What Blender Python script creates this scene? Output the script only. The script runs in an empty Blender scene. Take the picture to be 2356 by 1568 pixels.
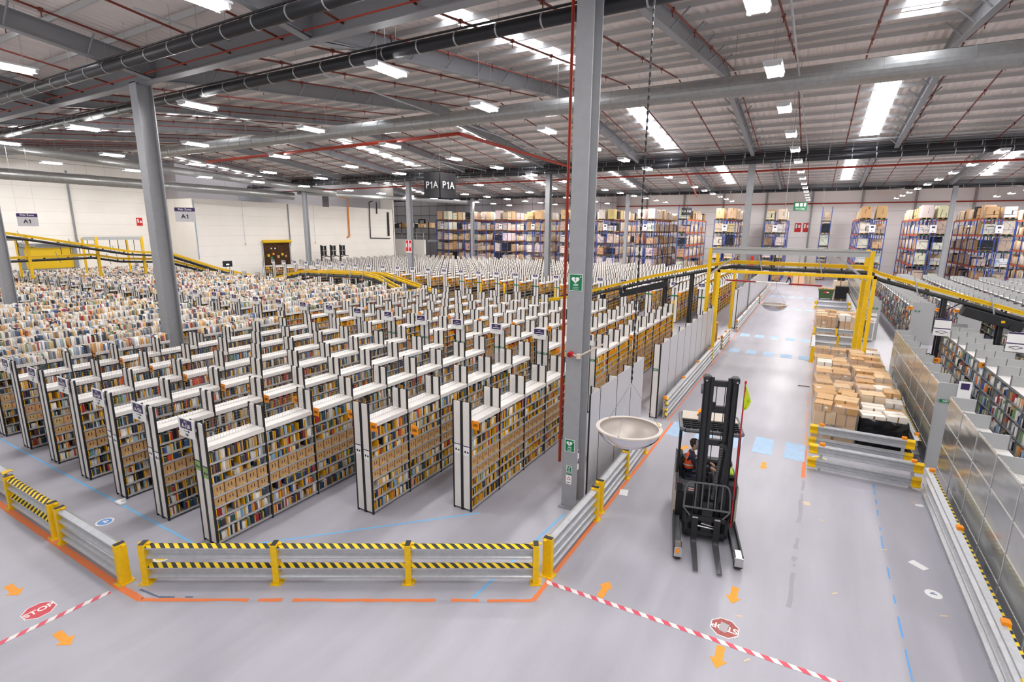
import bpy, math, random
import numpy as np
from mathutils import Matrix, Vector
R_=math.radians
sc=bpy.context.scene
col=sc.collection
# ------------------------------------------------------------------ camera, world, exposure
YAW,PIT,ROL,FPX=0.52157628,0.20996905,0.0094562,1190.7
CAMH=6.35
fv=Vector((-math.sin(YAW)*math.cos(PIT),math.cos(YAW)*math.cos(PIT),-math.sin(PIT)))
rv=Vector((math.cos(YAW),math.sin(YAW),0)); uv=rv.cross(fv)
r2=math.cos(ROL)*rv+math.sin(ROL)*uv; u2=-math.sin(ROL)*rv+math.cos(ROL)*uv
cd=bpy.data.cameras.new('camera'); cam=bpy.data.objects.new('camera',cd); col.objects.link(cam)
cam.matrix_world=Matrix(((r2.x,u2.x,-fv.x,0),(r2.y,u2.y,-fv.y,0),(r2.z,u2.z,-fv.z,CAMH),(0,0,0,1)))
cd.sensor_width=36; cd.lens=36*FPX/2356; cd.clip_start=.05; cd.clip_end=500
sc.camera=cam
def pj(x,y,z):
    v=Vector((x,y,z-CAMH)); c=v.dot(fv)
    if c<.1: return (-9999,-9999)
    return (1178+FPX*v.dot(r2)/c,784-FPX*v.dot(u2)/c)
sc.view_settings.view_transform='Standard'; sc.view_settings.look='None'
sc.view_settings.exposure=0.5; sc.view_settings.gamma=1; sc.view_settings.use_curve_mapping=False
w=bpy.data.worlds.new('world'); sc.world=w; w.use_nodes=True
w.node_tree.nodes['Background'].inputs[0].default_value=(1,.97,.95,1)
w.node_tree.nodes['Background'].inputs[1].default_value=.5
LAMP_W=85; TUBE_E=42; SKY_E=4.5
sc.cycles.adaptive_threshold=.02; sc.cycles.max_bounces=6; sc.cycles.diffuse_bounces=3; sc.cycles.glossy_bounces=3; sc.cycles.transparent_max_bounces=8

# ------------------------------------------------------------------ materials
def lin(c):
    if isinstance(c,str): c=[int(c[i:i+2],16)/255 for i in (0,2,4)]
    return tuple(x/12.92 if x<=.04045 else ((x+.055)/1.055)**2.4 for x in c)
MATS={}
def mat(name,c,rough=.6,metal=0,noise=0,scale=8,emit=0,alpha=1,bump=0,spec=.4):
    if name in MATS: return MATS[name]
    m=bpy.data.materials.new(name); MATS[name]=m; m.use_nodes=True; nt=m.node_tree; b=nt.nodes['Principled BSDF']
    c=lin(c); b.inputs['Base Color'].default_value=(*c,1); b.inputs['Roughness'].default_value=rough
    b.inputs['Metallic'].default_value=metal; b.inputs['Specular IOR Level'].default_value=spec
    if emit:
        b.inputs['Emission Color'].default_value=(*c,1); b.inputs['Emission Strength'].default_value=emit
    if alpha<1: b.inputs['Alpha'].default_value=alpha
    if noise:
        tc=nt.nodes.new('ShaderNodeTexCoord'); n=nt.nodes.new('ShaderNodeTexNoise'); n.inputs['Scale'].default_value=scale; n.inputs['Detail'].default_value=4
        nt.links.new(tc.outputs['Object'],n.inputs['Vector'])
        r=nt.nodes.new('ShaderNodeMapRange'); r.inputs['From Min'].default_value=.3; r.inputs['From Max'].default_value=.7
        r.inputs['To Min'].default_value=1-noise; r.inputs['To Max'].default_value=1+noise*.5
        nt.links.new(n.outputs['Fac'],r.inputs['Value'])
        mx=nt.nodes.new('ShaderNodeMix'); mx.data_type='RGBA'; mx.blend_type='MULTIPLY'; mx.inputs[0].default_value=1
        mx.inputs[6].default_value=(*c,1); nt.links.new(r.outputs[0],mx.inputs[7]); nt.links.new(mx.outputs[2],b.inputs['Base Color'])
    return m
def stripes(name,c1,c2,period,ax=(1,1,0),rough=.5,duty=.5):
    if name in MATS: return MATS[name]
    m=bpy.data.materials.new(name); MATS[name]=m; m.use_nodes=True; nt=m.node_tree; b=nt.nodes['Principled BSDF']
    tc=nt.nodes.new('ShaderNodeTexCoord'); d=nt.nodes.new('ShaderNodeVectorMath'); d.operation='DOT_PRODUCT'; d.inputs[1].default_value=[a/period for a in ax]
    nt.links.new(tc.outputs['Object'],d.inputs[0])
    f=nt.nodes.new('ShaderNodeMath'); f.operation='FRACT'; nt.links.new(d.outputs['Value'],f.inputs[0])
    g=nt.nodes.new('ShaderNodeMath'); g.operation='GREATER_THAN'; g.inputs[1].default_value=duty; nt.links.new(f.outputs[0],g.inputs[0])
    mx=nt.nodes.new('ShaderNodeMix'); mx.data_type='RGBA'; nt.links.new(g.outputs[0],mx.inputs[0]); mx.inputs[6].default_value=(*lin(c1),1); mx.inputs[7].default_value=(*lin(c2),1)
    nt.links.new(mx.outputs[2],b.inputs['Base Color']); b.inputs['Roughness'].default_value=rough
    return m
def attrmat(name,kind,rough=.6,spec=.3):
    m=bpy.data.materials.new(name); MATS[name]=m; m.use_nodes=True; nt=m.node_tree; b=nt.nodes['Principled BSDF']
    if kind=='obj':
        n=nt.nodes.new('ShaderNodeObjectInfo'); nt.links.new(n.outputs['Color'],b.inputs['Base Color'])
    else:
        n=nt.nodes.new('ShaderNodeAttribute'); n.attribute_name='Col'; nt.links.new(n.outputs['Color'],b.inputs['Base Color'])
    b.inputs['Roughness'].default_value=rough; b.inputs['Specular IOR Level'].default_value=spec
    return m
W=mat('white_panel','e9e4df',.45,noise=.05,scale=3); K=mat('black_post','202226',.5); LIP=mat('shelf_grey','c3c2c4',.4,.3)
Y=mat('divider_yellow','f2b21c',.6); BACK=mat('shelf_back','8a6a45',.9); WIRE=mat('wire','a5a5a9',.4,.6)
YEL=mat('yellow_paint','f3c410',.42,noise=.1,scale=14); GAL=mat('galvanised','c3c5c8',.34,.4,noise=.1,scale=10)
ORG=mat('orange_plastic','f59316',.4); STEEL=mat('grey_steel_paint','9c9da0',.5,noise=.05,scale=5)
BEAM=mat('beam_paint','929396',.55); DARK=mat('black_pipe','26262a',.45); CLIP=mat('pipe_bracket','b5b6b9',.35,.7)
RED=mat('sprinkler_red','743126',.55); DUCT=mat('duct_metal','a5a6a4',.38,.6,noise=.1,scale=6)
CARD=mat('cardboard','c79c6a',.85,noise=.1,scale=12); CARDD=mat('cardboard_hole','2a1d12',.9); CARDL=mat('cardboard_light','dab484',.85,noise=.08,scale=9)
PAGES=mat('book_pages','e6dfd0',.8); COVER=attrmat('book_cover','obj'); BULK=attrmat('book_stack','attr')
TUBE=mat('tube_glow','ffffff',.5,emit=TUBE_E); LAMPB=mat('lamp_body','d8d8da',.5)
SIGNW=mat('sign_white','f4f3f2',.5); PURP=mat('sign_purple','3b2a5c',.5); INK=mat('ink_black','17171a',.5); SIGNG=mat('sign_green','0d7a4e',.5); SIGNR=mat('sign_red','cf2027',.5)
TAGO=mat('tag_orange','f6961d',.5); BLUE=mat('rack_blue','3450a4',.5); ORB=mat('rack_orange','d9572c',.5)
HAZ=stripes('hazard','f5d116','262628',.17,(1,1,0)); 
WRAP=mat('shrink_film','ffffff',.12,alpha=.16,spec=.6)
RUBBER=mat('rubber','3a3530',.8); TRUCK=mat('truck_black','26272a',.45,noise=.08,scale=9); TRUCKG=mat('truck_grey','5d5f63',.45); CHROME=mat('polished_steel','c9c9c9',.25,.9)

# ------------------------------------------------------------------ mesh builder
class MB:
    def __init__(s): s.v=[]; s.f=[]; s.m=[]; s.mats=[]
    def mi(s,m):
        if m not in s.mats: s.mats.append(m)
        return s.mats.index(m)
    def add(s,vs,fs,m):
        o=len(s.v); s.v+= [tuple(v) for v in vs]; i=s.mi(m)
        for f in fs: s.f.append(tuple(o+k for k in f)); s.m.append(i)
        return s
    def box(s,x0,x1,y0,y1,z0,z1,m,M=None):
        vs=[Vector((x,y,z)) for z in (z0,z1) for y in (y0,y1) for x in (x0,x1)]
        if M is not None: vs=[M@v for v in vs]
        return s.add(vs,[(0,2,3,1),(4,5,7,6),(0,1,5,4),(2,6,7,3),(0,4,6,2),(1,3,7,5)],m)
    def bevbox(s,x0,x1,y0,y1,z0,z1,b,m,M=None):   # chamfered upright box
        pts=[(x0+b,y0),(x1-b,y0),(x1,y0+b),(x1,y1-b),(x1-b,y1),(x0+b,y1),(x0,y1-b),(x0,y0+b)]
        def ring(z,i): 
            cx,cy=(x0+x1)/2,(y0+y1)/2; k=lambda p,c,h: c+(p-c)*(1-i/max(h,1e-6))
            return [Vector((k(p[0],cx,(x1-x0)/2),k(p[1],cy,(y1-y0)/2),z)) for p in pts]
        rs=ring(z0,b)+ring(z0+b,0)+ring(z1-b,0)+ring(z1,b)
        if M is not None: rs=[M@v for v in rs]
        fs=[tuple(range(7,-1,-1)),tuple(range(24,32))]
        for r in range(3):
            for i in range(8): j=(i+1)%8; fs.append((r*8+i,r*8+j,r*8+8+j,r*8+8+i))
        return s.add(rs,fs,m)
    def tube(s,a,b,r,m,n=10,r1=None,cap=True):
        a=Vector(a); b=Vector(b); d=(b-a).normalized(); r1=r if r1 is None else r1
        u=d.orthogonal().normalized(); v=d.cross(u)
        vs=[c+(u*math.cos(t)+v*math.sin(t))*q for c,q in ((a,r),(b,r1)) for t in [2*math.pi*i/n for i in range(n)]]
        fs=[(i,(i+1)%n,n+(i+1)%n,n+i) for i in range(n)]
        if cap: fs+=[tuple(range(n-1,-1,-1)),tuple(range(n,2*n))]
        return s.add(vs,fs,m)
    def path(s,pts,r,m,n=8):
        for a,b in zip(pts[:-1],pts[1:]): s.tube(a,b,r,m,n)
        return s
    def extr(s,prof,p0,p1,out,m,close=False,cap=False,mm=None):
        # profile (d,z): d along vector out, z up; swept from p0 to p1
        p0=Vector(p0);p1=Vector(p1);o=Vector(out).normalized();n=len(prof)
        vs=[p+o*d+Vector((0,0,z)) for p in (p0,p1) for d,z in prof]
        rng=n if close else n-1
        for i in range(rng):
            j=(i+1)%n; s.add([vs[i],vs[j],vs[n+j],vs[n+i]],[(0,1,2,3)],(mm or {}).get(i,m))
        if cap: s.add(vs[:n],[tuple(range(n))],m); s.add(vs[n:],[tuple(range(n-1,-1,-1))],m)
        return s
    def poly(s,pts,z0,z1,m,M=None):
        n=len(pts); vs=[Vector((*p,z)) for z in (z0,z1) for p in pts]
        if M is not None: vs=[M@v for v in vs]
        return s.add(vs,[tuple(range(n-1,-1,-1)),tuple(range(n,2*n))]+[(i,(i+1)%n,n+(i+1)%n,n+i) for i in range(n)],m)
    def lathe(s,prof,c,m,n=24,mm=None):
        vs=[(c[0]+r*math.cos(2*math.pi*i/n),c[1]+r*math.sin(2*math.pi*i/n),c[2]+z) for r,z in prof for i in range(n)]
        for k in range(len(prof)-1):
            s.add([],[],m); 
        o=len(s.v); s.v+=vs
        for k in range(len(prof)-1):
            for i in range(n):
                s.f.append((o+k*n+i,o+k*n+(i+1)%n,o+(k+1)*n+(i+1)%n,o+(k+1)*n+i)); s.m.append(s.mi((mm or {}).get(k,m)))
        return s
    def mesh(s,name,smooth=False):
        me=bpy.data.meshes.new(name); me.from_pydata(s.v,[],s.f); 
        for m in s.mats: me.materials.append(m)
        me.polygons.foreach_set('material_index',s.m)
        if smooth: me.polygons.foreach_set('use_smooth',[True]*len(s.f))
        me.update(); return me
    def build(s,name,parent=None,loc=None,rz=None,smooth=False,**k):
        return put(s.mesh(name,smooth),name,parent,loc,rz,**k)
def put(me,name,parent=None,loc=None,rz=None,**k):
    o=bpy.data.objects.new(name,me); col.objects.link(o)
    if parent: o.parent=parent
    if loc is not None: o.location=loc
    if rz is not None: o.rotation_euler=(0,0,rz)
    for a,b in k.items(): o[a]=b
    return o
def tag(o,label,cat,group=None,kind=None):
    o['label']=label; o['category']=cat
    if group: o['group']=group
    if kind: o['kind']=kind
    return o
def thing(name,label,cat,loc=(0,0,0),rz=0,group=None):
    o=bpy.data.objects.new(name,None); col.objects.link(o); o.location=loc; o.rotation_euler=(0,0,rz); o.empty_display_size=.2
    return tag(o,label,cat,group)
def struct(mb,name,**k):
    o=mb.build(name,**k); o['kind']='structure'; return o
def text(s,size,parent,loc,rot,m,name='lettering',align='CENTER',ext=.001,bold=0):
    c=bpy.data.curves.new(name,'FONT'); c.body=s; c.size=size; c.align_x=align; c.align_y='CENTER'; c.extrude=ext; c.offset=bold
    c.materials.append(m); tmp=bpy.data.objects.new('tmp',c); me=bpy.data.meshes.new_from_object(tmp); bpy.data.objects.remove(tmp)
    o=bpy.data.objects.new(name,me); col.objects.link(o); o.parent=parent; o.location=loc; o.rotation_euler=rot; return o
def bigtext(s,size,parent,loc,rz,m,sp=.6,base=0):
    # large upright lettering laid out letter by letter, with a flagged figure one
    n=len(s); u=Vector((math.cos(rz),math.sin(rz),0))
    for i,ch in enumerate(s):
        p=Vector(loc)+u*((i-(n-1)/2)*sp*size)
        if ch=='1':
            o=MB().poly([(a*size,b*size) for a,b in ((-.03,-.35),(.10,-.35),(.10,.36),(.0,.36),(-.17,.24),(-.17,.12),(-.03,.19))],0,.002,m).build('lettering',parent,p); o.rotation_euler=(R_(90),0,rz)
        else: text(ch,size,parent,p,(R_(90),0,rz),m,bold=.016*size)
ORD='first second third fourth fifth sixth seventh eighth ninth tenth eleventh twelfth thirteenth fourteenth fifteenth sixteenth seventeenth eighteenth nineteenth twentieth'.split()
TY=['','','twenty','thirty','forty','fifty']; TYO={2:'twentieth',3:'thirtieth',4:'fortieth'}
def ordn(i):
    if i<=20: return ORD[i-1]
    t,u=divmod(i,10)
    return TYO[t] if u==0 else TY[t]+'-'+ORD[u-1]
rng=random.Random(7)

# ------------------------------------------------------------------ lamps of the hall
lg=MB()
for s in (-.16,.16): lg.tube((s,-.62,-.02),(s,.62,-.02),.045,TUBE,8)
tube_me=lg.mesh('tube')
lb=MB().bevbox(-.24,.24,-.68,.68,.03,.09,.015,LAMPB).box(-.05,.05,-.66,.66,-.01,.03,LAMPB)
for s in (-.6,.6): lb.box(-.22,.22,s-.03,s+.03,-.06,.03,LAMPB)
body_me=lb.mesh('lamp_housing')
hang_me={}
def hanger(t,x,y):
    h=round(12.15+1.75*(1-abs(2*(((y-10.6)%31.2)/31.2)-1))-10.8,1)
    if h not in hang_me: hang_me[h]=MB().tube((0,0,.09),(0,0,h),.006,WIRE,4).mesh('hanger_wire')
    for s in (-.4,.4): put(hang_me[h],'hanger_wire',t,(0,s,0))
al=bpy.data.lights.new('lamp_light','AREA'); al.shape='RECTANGLE'; al.size=.5; al.size_y=1.3; al.energy=LAMP_W; al.color=(1,.965,.93)
al2=al.copy(); al2.energy=LAMP_W*1.8
LX=[17.7,8.17,-1.55,-11.15,-20.6,-29.9,-39.2,-48.2,-57]; LY=[1.3,6.7,12.1,17.2,22.4,28.2,33.4,38.8,45,50.4,55.8,61,66.4,71.8,77,82.4,87]
cn=['one line right of','the line above']
for i,x in enumerate(LX):
    for j,y in enumerate(LY):
        if (x<-50 and y>31) or y>86 or (y<3 and x<-5): continue
        p=pj(x,y,10.8)
        l=bpy.data.objects.new('lamp_light',al if y<42 else al2); col.objects.link(l); l.location=(x,y,10.68)
        if y>10 and not(-700<p[0]<3100): continue
        if x<-50 and y<30: pass
        t=thing('twin_tube_lamp',f'twin tube ceiling lamp, {ordn(j+1)} along the {ordn(i+1)} lamp line counted from the metal shelving','ceiling lamp',(x,y,10.8),0,'twin tube lamps hanging under the roof')
        put(body_me,'lamp_housing',t); put(tube_me,'glowing_tubes',t); hanger(t,x,y)

# ------------------------------------------------------------------ roof
VAL,RDG=[10.6,41.8,73.0],[-5,26.2,57.4,88.6]
def roofz(y):
    t=((y-10.6)%31.2)/31.2; t=1-abs(2*t-1); return 12.15+1.75*t
CEIL=mat('roof_sheet','e6dcd6',.6); 
# corrugation: ribs along y
XA,XB=-68,30
ys=[-5,10.6,26.2,41.8,57.4,73,88.6,92]
nt=CEIL.node_tree; b=nt.nodes['Principled BSDF']; tc=nt.nodes.new('ShaderNodeTexCoord'); wv=nt.nodes.new('ShaderNodeTexWave'); wv.inputs['Scale'].default_value=1.0; wv.bands_direction='X'; wv.wave_profile='SIN'
bp=nt.nodes.new('ShaderNodeBump'); bp.inputs['Strength'].default_value=.9; bp.inputs['Distance'].default_value=.05
nt.links.new(tc.outputs['Object'],wv.inputs['Vector']); nt.links.new(wv.outputs['Fac'],bp.inputs['Height']); nt.links.new(bp.outputs[0],b.inputs['Normal'])
SKYX=[14,2.1,-9.9,-21.9,-33.9,-45.9,-57.9]; SKYR=[(-4,9),(12.8,22.9),(29.6,40.5),(43.4,54),(60.5,71),(75,86)]
for k in range(len(ys)-1):
    y0,y1=ys[k],ys[k+1]
    # split roof around skylight strips
    xs=[XA]; 
    for x in sorted(SKYX): xs+= [x-.52,x+.52]
    xs.append(XB); m=MB()
    sk=[r for r in SKYR if r[0]>=y0-.1 and r[1]<=y1+.1]
    for a in range(len(xs)-1):
        xa,xb=xs[a],xs[a+1]
        if a%2==0 or not sk: segs=[(y0,y1)]
        else: segs=[(y0,sk[0][0]),(sk[0][1],y1)]
        for p,q in segs:
            zp,zq=roofz(p),roofz(q)
            m.add([(xa,p,zp),(xb,p,zp),(xb,q,zq),(xa,q,zq),(xa,p,zp+.12),(xb,p,zp+.12),(xb,q,zq+.12),(xa,q,zq+.12)],[(0,1,2,3),(7,6,5,4)],CEIL)
    struct(m,'ceiling')
SKYM=mat('skylight_daylight','f4f7ff',.5,emit=SKY_E)
wn=1
for x in SKYX:
    for a,c in SKYR:
        za,zc=roofz(a),roofz(c); m=MB()
        m.add([(x-.52,a,za+.02),(x+.52,a,za+.02),(x+.52,c,zc+.02),(x-.52,c,zc+.02),(x-.52,a,za+.06),(x+.52,a,za+.06),(x+.52,c,zc+.06),(x-.52,c,zc+.06)],[(0,1,2,3),(7,6,5,4),(0,4,5,1),(2,6,7,3)],SKYM)
        struct(m,f'window_{wn}'); wn+=1
PUR=mat('purlin_galv','bdbcbb',.5,.1)
pm=MB().extr([(-.03,.05),(-.03,.03),(.03,.03),(.03,.2),(-.03,.2)],(XA,0,0),(XB,0,0),(0,1,0),PUR,close=True).mesh('purlin')
y=-4.2
while y<89:
    if all(abs(y-v)>.5 for v in VAL):
        o=put(pm,'ceiling_purlin',None,(0,y,roofz(y)-.24)); o['kind']='structure'
    y+=1.5
# rafters: I section along y, between valleys, x spacing 8
def isec(m,p0,p1,out,d,bw,t,M_,hz=0):
    z=-d
    m.extr([(-bw/2,z),(bw/2,z),(bw/2,z+t),(t/2,z+t),(t/2,-t),(bw/2,-t),(bw/2,0),(-bw/2,0),(-bw/2,-t),(-t/2,-t),(-t/2,z+t),(-bw/2,z+t)],p0,p1,out,M_,close=True,cap=True)
RX=[27.6,19.6,11.6,3.6,-4.4,-12.4,-20.4,-28.4,-36.4,-44.4,-52.4,-60.4]
seg=[(-5,10.6),(26.2,10.6),(26.2,41.8),(57.4,41.8),(57.4,73),(88.6,73)]
for y0,y1 in seg:
    m=MB(); z0,z1=roofz(y0)-.24,roofz(y1)-.24
    isec(m,(0,y0,z0),(0,y1,z1),(1,0,0),.55,.24,.03,BEAM)
    # haunch at valley
    s=1 if y0>y1 else -1; L=2.4; zr=z1+(z0-z1)*L/abs(y1-y0)
    m.add([(-.015,y1,z1-.5),(.015,y1,z1-.5),(.015,y1,z1-.64),(-.015,y1,z1-.64),(-.015,y1+s*L,zr-.54),(.015,y1+s*L,zr-.54)],[(0,1,5,4),(0,4,3),(1,2,5)],BEAM)
    m.add([(-.12,y1,z1-.64),(.12,y1,z1-.64),(.12,y1+s*L,zr-.55),(-.12,y1+s*L,zr-.55),(-.12,y1,z1-.61),(.12,y1,z1-.61),(.12,y1+s*L,zr-.52),(-.12,y1+s*L,zr-.52)],[(0,1,2,3),(7,6,5,4),(0,4,5,1),(1,5,6,2),(3,7,4,0)],BEAM)
    # fly braces
    n=8
    for i in range(1,n):
        yy=y1+s*abs(y1-y0)*i/n; zz=z1+(z0-z1)*i/n
        for sx in (-1,1): m.tube((sx*.1,yy,zz-.5),(sx*.62,yy,zz-.02),.03,BEAM,5)
    me=m.mesh('rafter')
    for x in RX:
        o=put(me,'ceiling_rafter',None,(x,0,0)); o['kind']='structure'
for v in VAL:
    m=MB(); isec(m,(XA,v,roofz(v)-.05),(XB,v,roofz(v)-.05),(0,1,0),.82,.34,.04,BEAM)
    for x in RX:
        m.box(x-.02,x+.02,v-.16,v+.16,11.33,12.05,BEAM)
    struct(m,'ceiling_valley_beam')
for r in (26.2,57.4):
    struct(MB().tube((XA,r-.6,12.9),(XB,r-.6,12.9),.04,BEAM,6),'ceiling_ridge_tie')
# black rainwater pipes with pale brackets
def pipe(y,z,r,label,name='rainwater_pipe',x0=XA,x1=XB,st=1.25,rail=True):
    t=thing(name,label,'pipe',(x0,y,z))
    MB().tube((0,0,0),(x1-x0,0,0),r,DARK,16).build('pipe_run',t,smooth=True)
    me=MB().tube((-.022,0,0),(.022,0,0),r+.012,CLIP,16).tube((0,0,r),(0,0,roofz(y)-z),.006,CLIP,4).mesh('pipe_bracket'); x=.6
    while x<x1-x0:
        if -20<pj(x0+x,y,z)[0]<2376 and -60<pj(x0+x,y,z)[1]: put(me,'pipe_bracket',t,(x,0,0))
        x+=st
    MB().tube((0,0,0),(x1-x0,0,0),.03,DARK,6).build('support_rail',t,(0,0,r+.07))
    return t
pipe(8.95,11.25,.165,'thick black roof drain pipe in front of the near grey valley beam')
pipe(12.05,11.2,.16,'thick black roof drain pipe just behind the near grey valley beam')
pipe(40.6,11.5,.16,'black roof drain pipe in front of the second valley beam, upper of two')
pipe(39.9,11.05,.16,'black roof drain pipe below the second valley beam, lower of two')
pipe(71.8,11.3,.16,'black roof drain pipe at the farthest valley beam above the pallet racks')
# sprinkler pipes
k=0
for x in np.arange(-62,26,2.42):
    if x<-59.2: continue
    if min(abs(x-q) for q in RX)<.4: x=x+.55
    for a,c in ((-4,26),(26.4,57),(57.6,86.8)):
        pts=[(0,yy,roofz(yy)-.62-(.0)) for yy in ([a,10.6,c] if a<0 else [a,(41.8 if a<50 else 73),c])]
        pts=[(0,p[1],p[2]) for p in pts]
        if all(not(-50<pj(x,p[1],p[2])[0]<2400) for p in pts+[(0,(a+c)/2,12.5)]): continue
        m=MB().path(pts,.032,RED,6)
        for q in range(1,11):
            yy=a+(c-a)*q/11; m.tube((0,yy,roofz(yy)-.8),(0,yy,roofz(yy)-.6),.014,RED,4).box(-.045,.045,yy-.05,yy+.05,roofz(yy)-.665,roofz(yy)-.575,RED)
        k+=1
        bay={-4:'near',26.4:'middle',57.6:'far'}[a]
        o=m.build('sprinkler_pipe',None,(x,0,0)); tag(o,f'thin dark red sprinkler pipe in the {bay} roof bay, {ordn(int((x+62)/2.42+1.5))} from the cream wall','sprinkler pipe','red sprinkler pipes under the roof')
def rp(pts,r,label):
    o=MB().path(pts,r,mat('red_main','a23420',.45),10).build('sprinkler_main',smooth=False); return tag(o,label,'pipe')
rp([(-38,22.5,10.9),(-16.2,22.6,11.1),(-16.2,41,10.9)],.09,'thick red sprinkler main bending under the roof beyond the black P1A sign')
rp([(-9.5,44,10.9),(-14,72,10.9)],.1,'thick red sprinkler main running diagonally above the pallet racks')
rp([(-68,43,10.75),(30,43,10.75)],.07,'long red sprinkler main right behind the second valley beam')
rp([(-4.79,10.7,0.9),(-4.79,10.7,12.2)],.035,'thin red riser pipe standing beside the grey AED column')
rp([(-66,89.2,10.6),(30,89.2,10.6)],.09,'thick red sprinkler main high along the far end wall')
rp([(-68,10.2,11.42),(-4.79,10.2,11.42)],.022,'thin red pipe along the near valley beam flange')
# spiral duct and others
def duct(pts,r,label):
    t=thing('ventilation_duct',label,'duct',pts[0]); p=[Vector(q)-Vector(pts[0]) for q in pts]
    m=MB()
    for a,c in zip(p[:-1],p[1:]):
        m.tube(a,c,r,DUCT,20)
    for a,c in zip(p[:-1],p[1:]):
        n=max(2,int((c-a).length/1.1)); d=(c-a).normalized()
        for i in range(n+1):
            q=a+(c-a)*i/n; m.tube(q-d*.012,q+d*.012,r+.012,DUCT,20)
    m.build('duct_run',t)
    for a,c in zip(p[:-1],p[1:]):
        n=max(2,int((c-a).length/3.3))
        for i in range(n+1):
            q=a+(c-a)*i/n; MB().tube((0,0,r),(0,0,roofz(pts[0][1]+q.y)-pts[0][2]-q.z),.008,CLIP,4).build('duct_hanger',t,q)
    return t
duct([(30,21.6,11.45),(-3.2,21.3,11.45)],.37,'big galvanised spiral duct under the roof crossing over the forklift aisle')
duct([(-3.2,21.3,11.45),(-41,20.6,11.45)],.33,'long galvanised spiral duct running from the grey AED column toward the cream wall')
duct([(-53,-2,10.2),(-53,33,10.1),(-53,41,10.0)],.42,'wide spiral duct hung in front of the cream wall above the zone signs')
duct([(-50,14,11.8),(-50.5,45,10.6)],.33,'second spiral duct hung above the one in front of the cream wall')
duct([(-52,41,10.4),(-46,66,10.4)],.25,'thinner far duct running along the top of the cream wall')
# cable tray rails
for i,(a,c,l) in enumerate([((-16,8,11.9),(-16,41,11.2),'thin grey cable rail slanting under the roof near the black P1A sign'),((-60,39.0,11.9),(24,39.0,11.9),'long thin cable tray in front of the second valley beam'),((-26,12,11.8),(-26,41,11.5),'thin grey cable rail under the roof between the two zone signs'),((-1.1,-4,11.5),(-1.1,41,11.5),'thin conduit running along the lamps above the forklift aisle'),((-52.2,2,11.3),(-52.2,40,11.1),'thin cable rail between the ducts in front of the cream wall')]):
    tag(MB().tube(a,c,.03,GAL,6).build('cable_rail'),l,'cable rail')

# ------------------------------------------------------------------ floor and walls
FL=mat('concrete_floor','b0aeb7',.36,spec=.45)
nt=FL.node_tree; b=nt.nodes['Principled BSDF']; tc=nt.nodes.new('ShaderNodeTexCoord')
n1=nt.nodes.new('ShaderNodeTexNoise'); n1.inputs['Scale'].default_value=.35; n1.inputs['Detail'].default_value=6
n2=nt.nodes.new('ShaderNodeTexNoise'); n2.inputs['Scale'].default_value=26; n2.inputs['Detail'].default_value=3
mp=nt.nodes.new('ShaderNodeMapping'); mp.inputs['Scale'].default_value=(1.6,.25,1); nt.links.new(tc.outputs['Object'],mp.inputs[0])
n3=nt.nodes.new('ShaderNodeTexNoise'); n3.inputs['Scale'].default_value=1.2; n3.inputs['Detail'].default_value=8; nt.links.new(mp.outputs[0],n3.inputs[0])
nt.links.new(tc.outputs['Object'],n1.inputs[0]); nt.links.new(tc.outputs['Object'],n2.inputs[0])
def mth(op,a,c):
    n=nt.nodes.new('ShaderNodeMath'); n.operation=op
    for i,q in enumerate((a,c)):
        if isinstance(q,(int,float)): n.inputs[i].default_value=q
        else: nt.links.new(q,n.inputs[i])
    return n.outputs[0]
s=mth('ADD',mth('MULTIPLY',n1.outputs['Fac'],.3),mth('ADD',mth('MULTIPLY',n2.outputs['Fac'],.06),mth('MULTIPLY',n3.outputs['Fac'],.34)))
s=mth('ADD',s,.64)
mx=nt.nodes.new('ShaderNodeMix'); mx.data_type='RGBA'; mx.blend_type='MULTIPLY'; mx.inputs[0].default_value=1; mx.inputs[6].default_value=(*lin('b0aeb7'),1)
nt.links.new(s,mx.inputs[7]); nt.links.new(mx.outputs[2],b.inputs['Base Color'])
rr=mth('ADD',mth('MULTIPLY',n1.outputs['Fac'],.2),.27); nt.links.new(rr,b.inputs['Roughness'])
struct(MB().box(-110,60,-10,92,-.2,0,FL),'floor')
CREAM=mat('cream_wall','f5efe6',.6,noise=.03,scale=.6); GREYW=mat('grey_cladding','a9a4a6',.55); WHITEW=mat('white_cladding','f3f1f2',.5)
SEAM=mat('panel_seam','dad3ca',.6)
def panelled(mb,axis,pos,a,c,z0,z1,m,step=1.1,seam=SEAM,side=1):
    z=z0+step
    while z<z1-.1:
        if axis=='x': mb.box(pos,pos+.004*side,a,c,z-.01,z+.01,seam) if side>0 else mb.box(pos-.004,pos,a,c,z-.01,z+.01,seam)
        else: mb.box(a,c,pos-.004,pos,z-.01,z+.01,seam)
        z+=step
# left cream wall, recessed part (y<31) at x=-62, block at x=-57 from y=31.7 to 62
m=MB().box(-62.4,-62,-8,31.7,0,13.5,CREAM); panelled(m,'x',-62,-8,31.7,0,11,CREAM); struct(m,'wall_left')
m=MB().box(-62.4,-57,31.7,62,0,9.35,CREAM); panelled(m,'x',-57,31.7,62,0,9.3,CREAM); struct(m,'wall_left_block')
struct(MB().box(-66,-59.5,31.7,62,9.35,13.6,GREYW),'wall_left_upper')
struct(MB().box(-75,-57,61.9,62.2,0,13.6,CREAM),'wall_left_return')
m=MB().box(-110,60,90,90.4,0,13.5,WHITEW); panelled(m,'y',90,-110,60,0,11,WHITEW,1.9,mat('seam_grey','8f8c90',.5)); struct(m,'wall_far')
m=MB().box(-80.4,-80,62,90,0,13.5,GREYW); struct(m,'wall_far_left')
m=MB()
for x in np.arange(-56,30,6.1): m.box(x-.12,x+.12,89.7,90,0,12.6,STEEL)
struct(m,'wall_far_posts')
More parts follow.
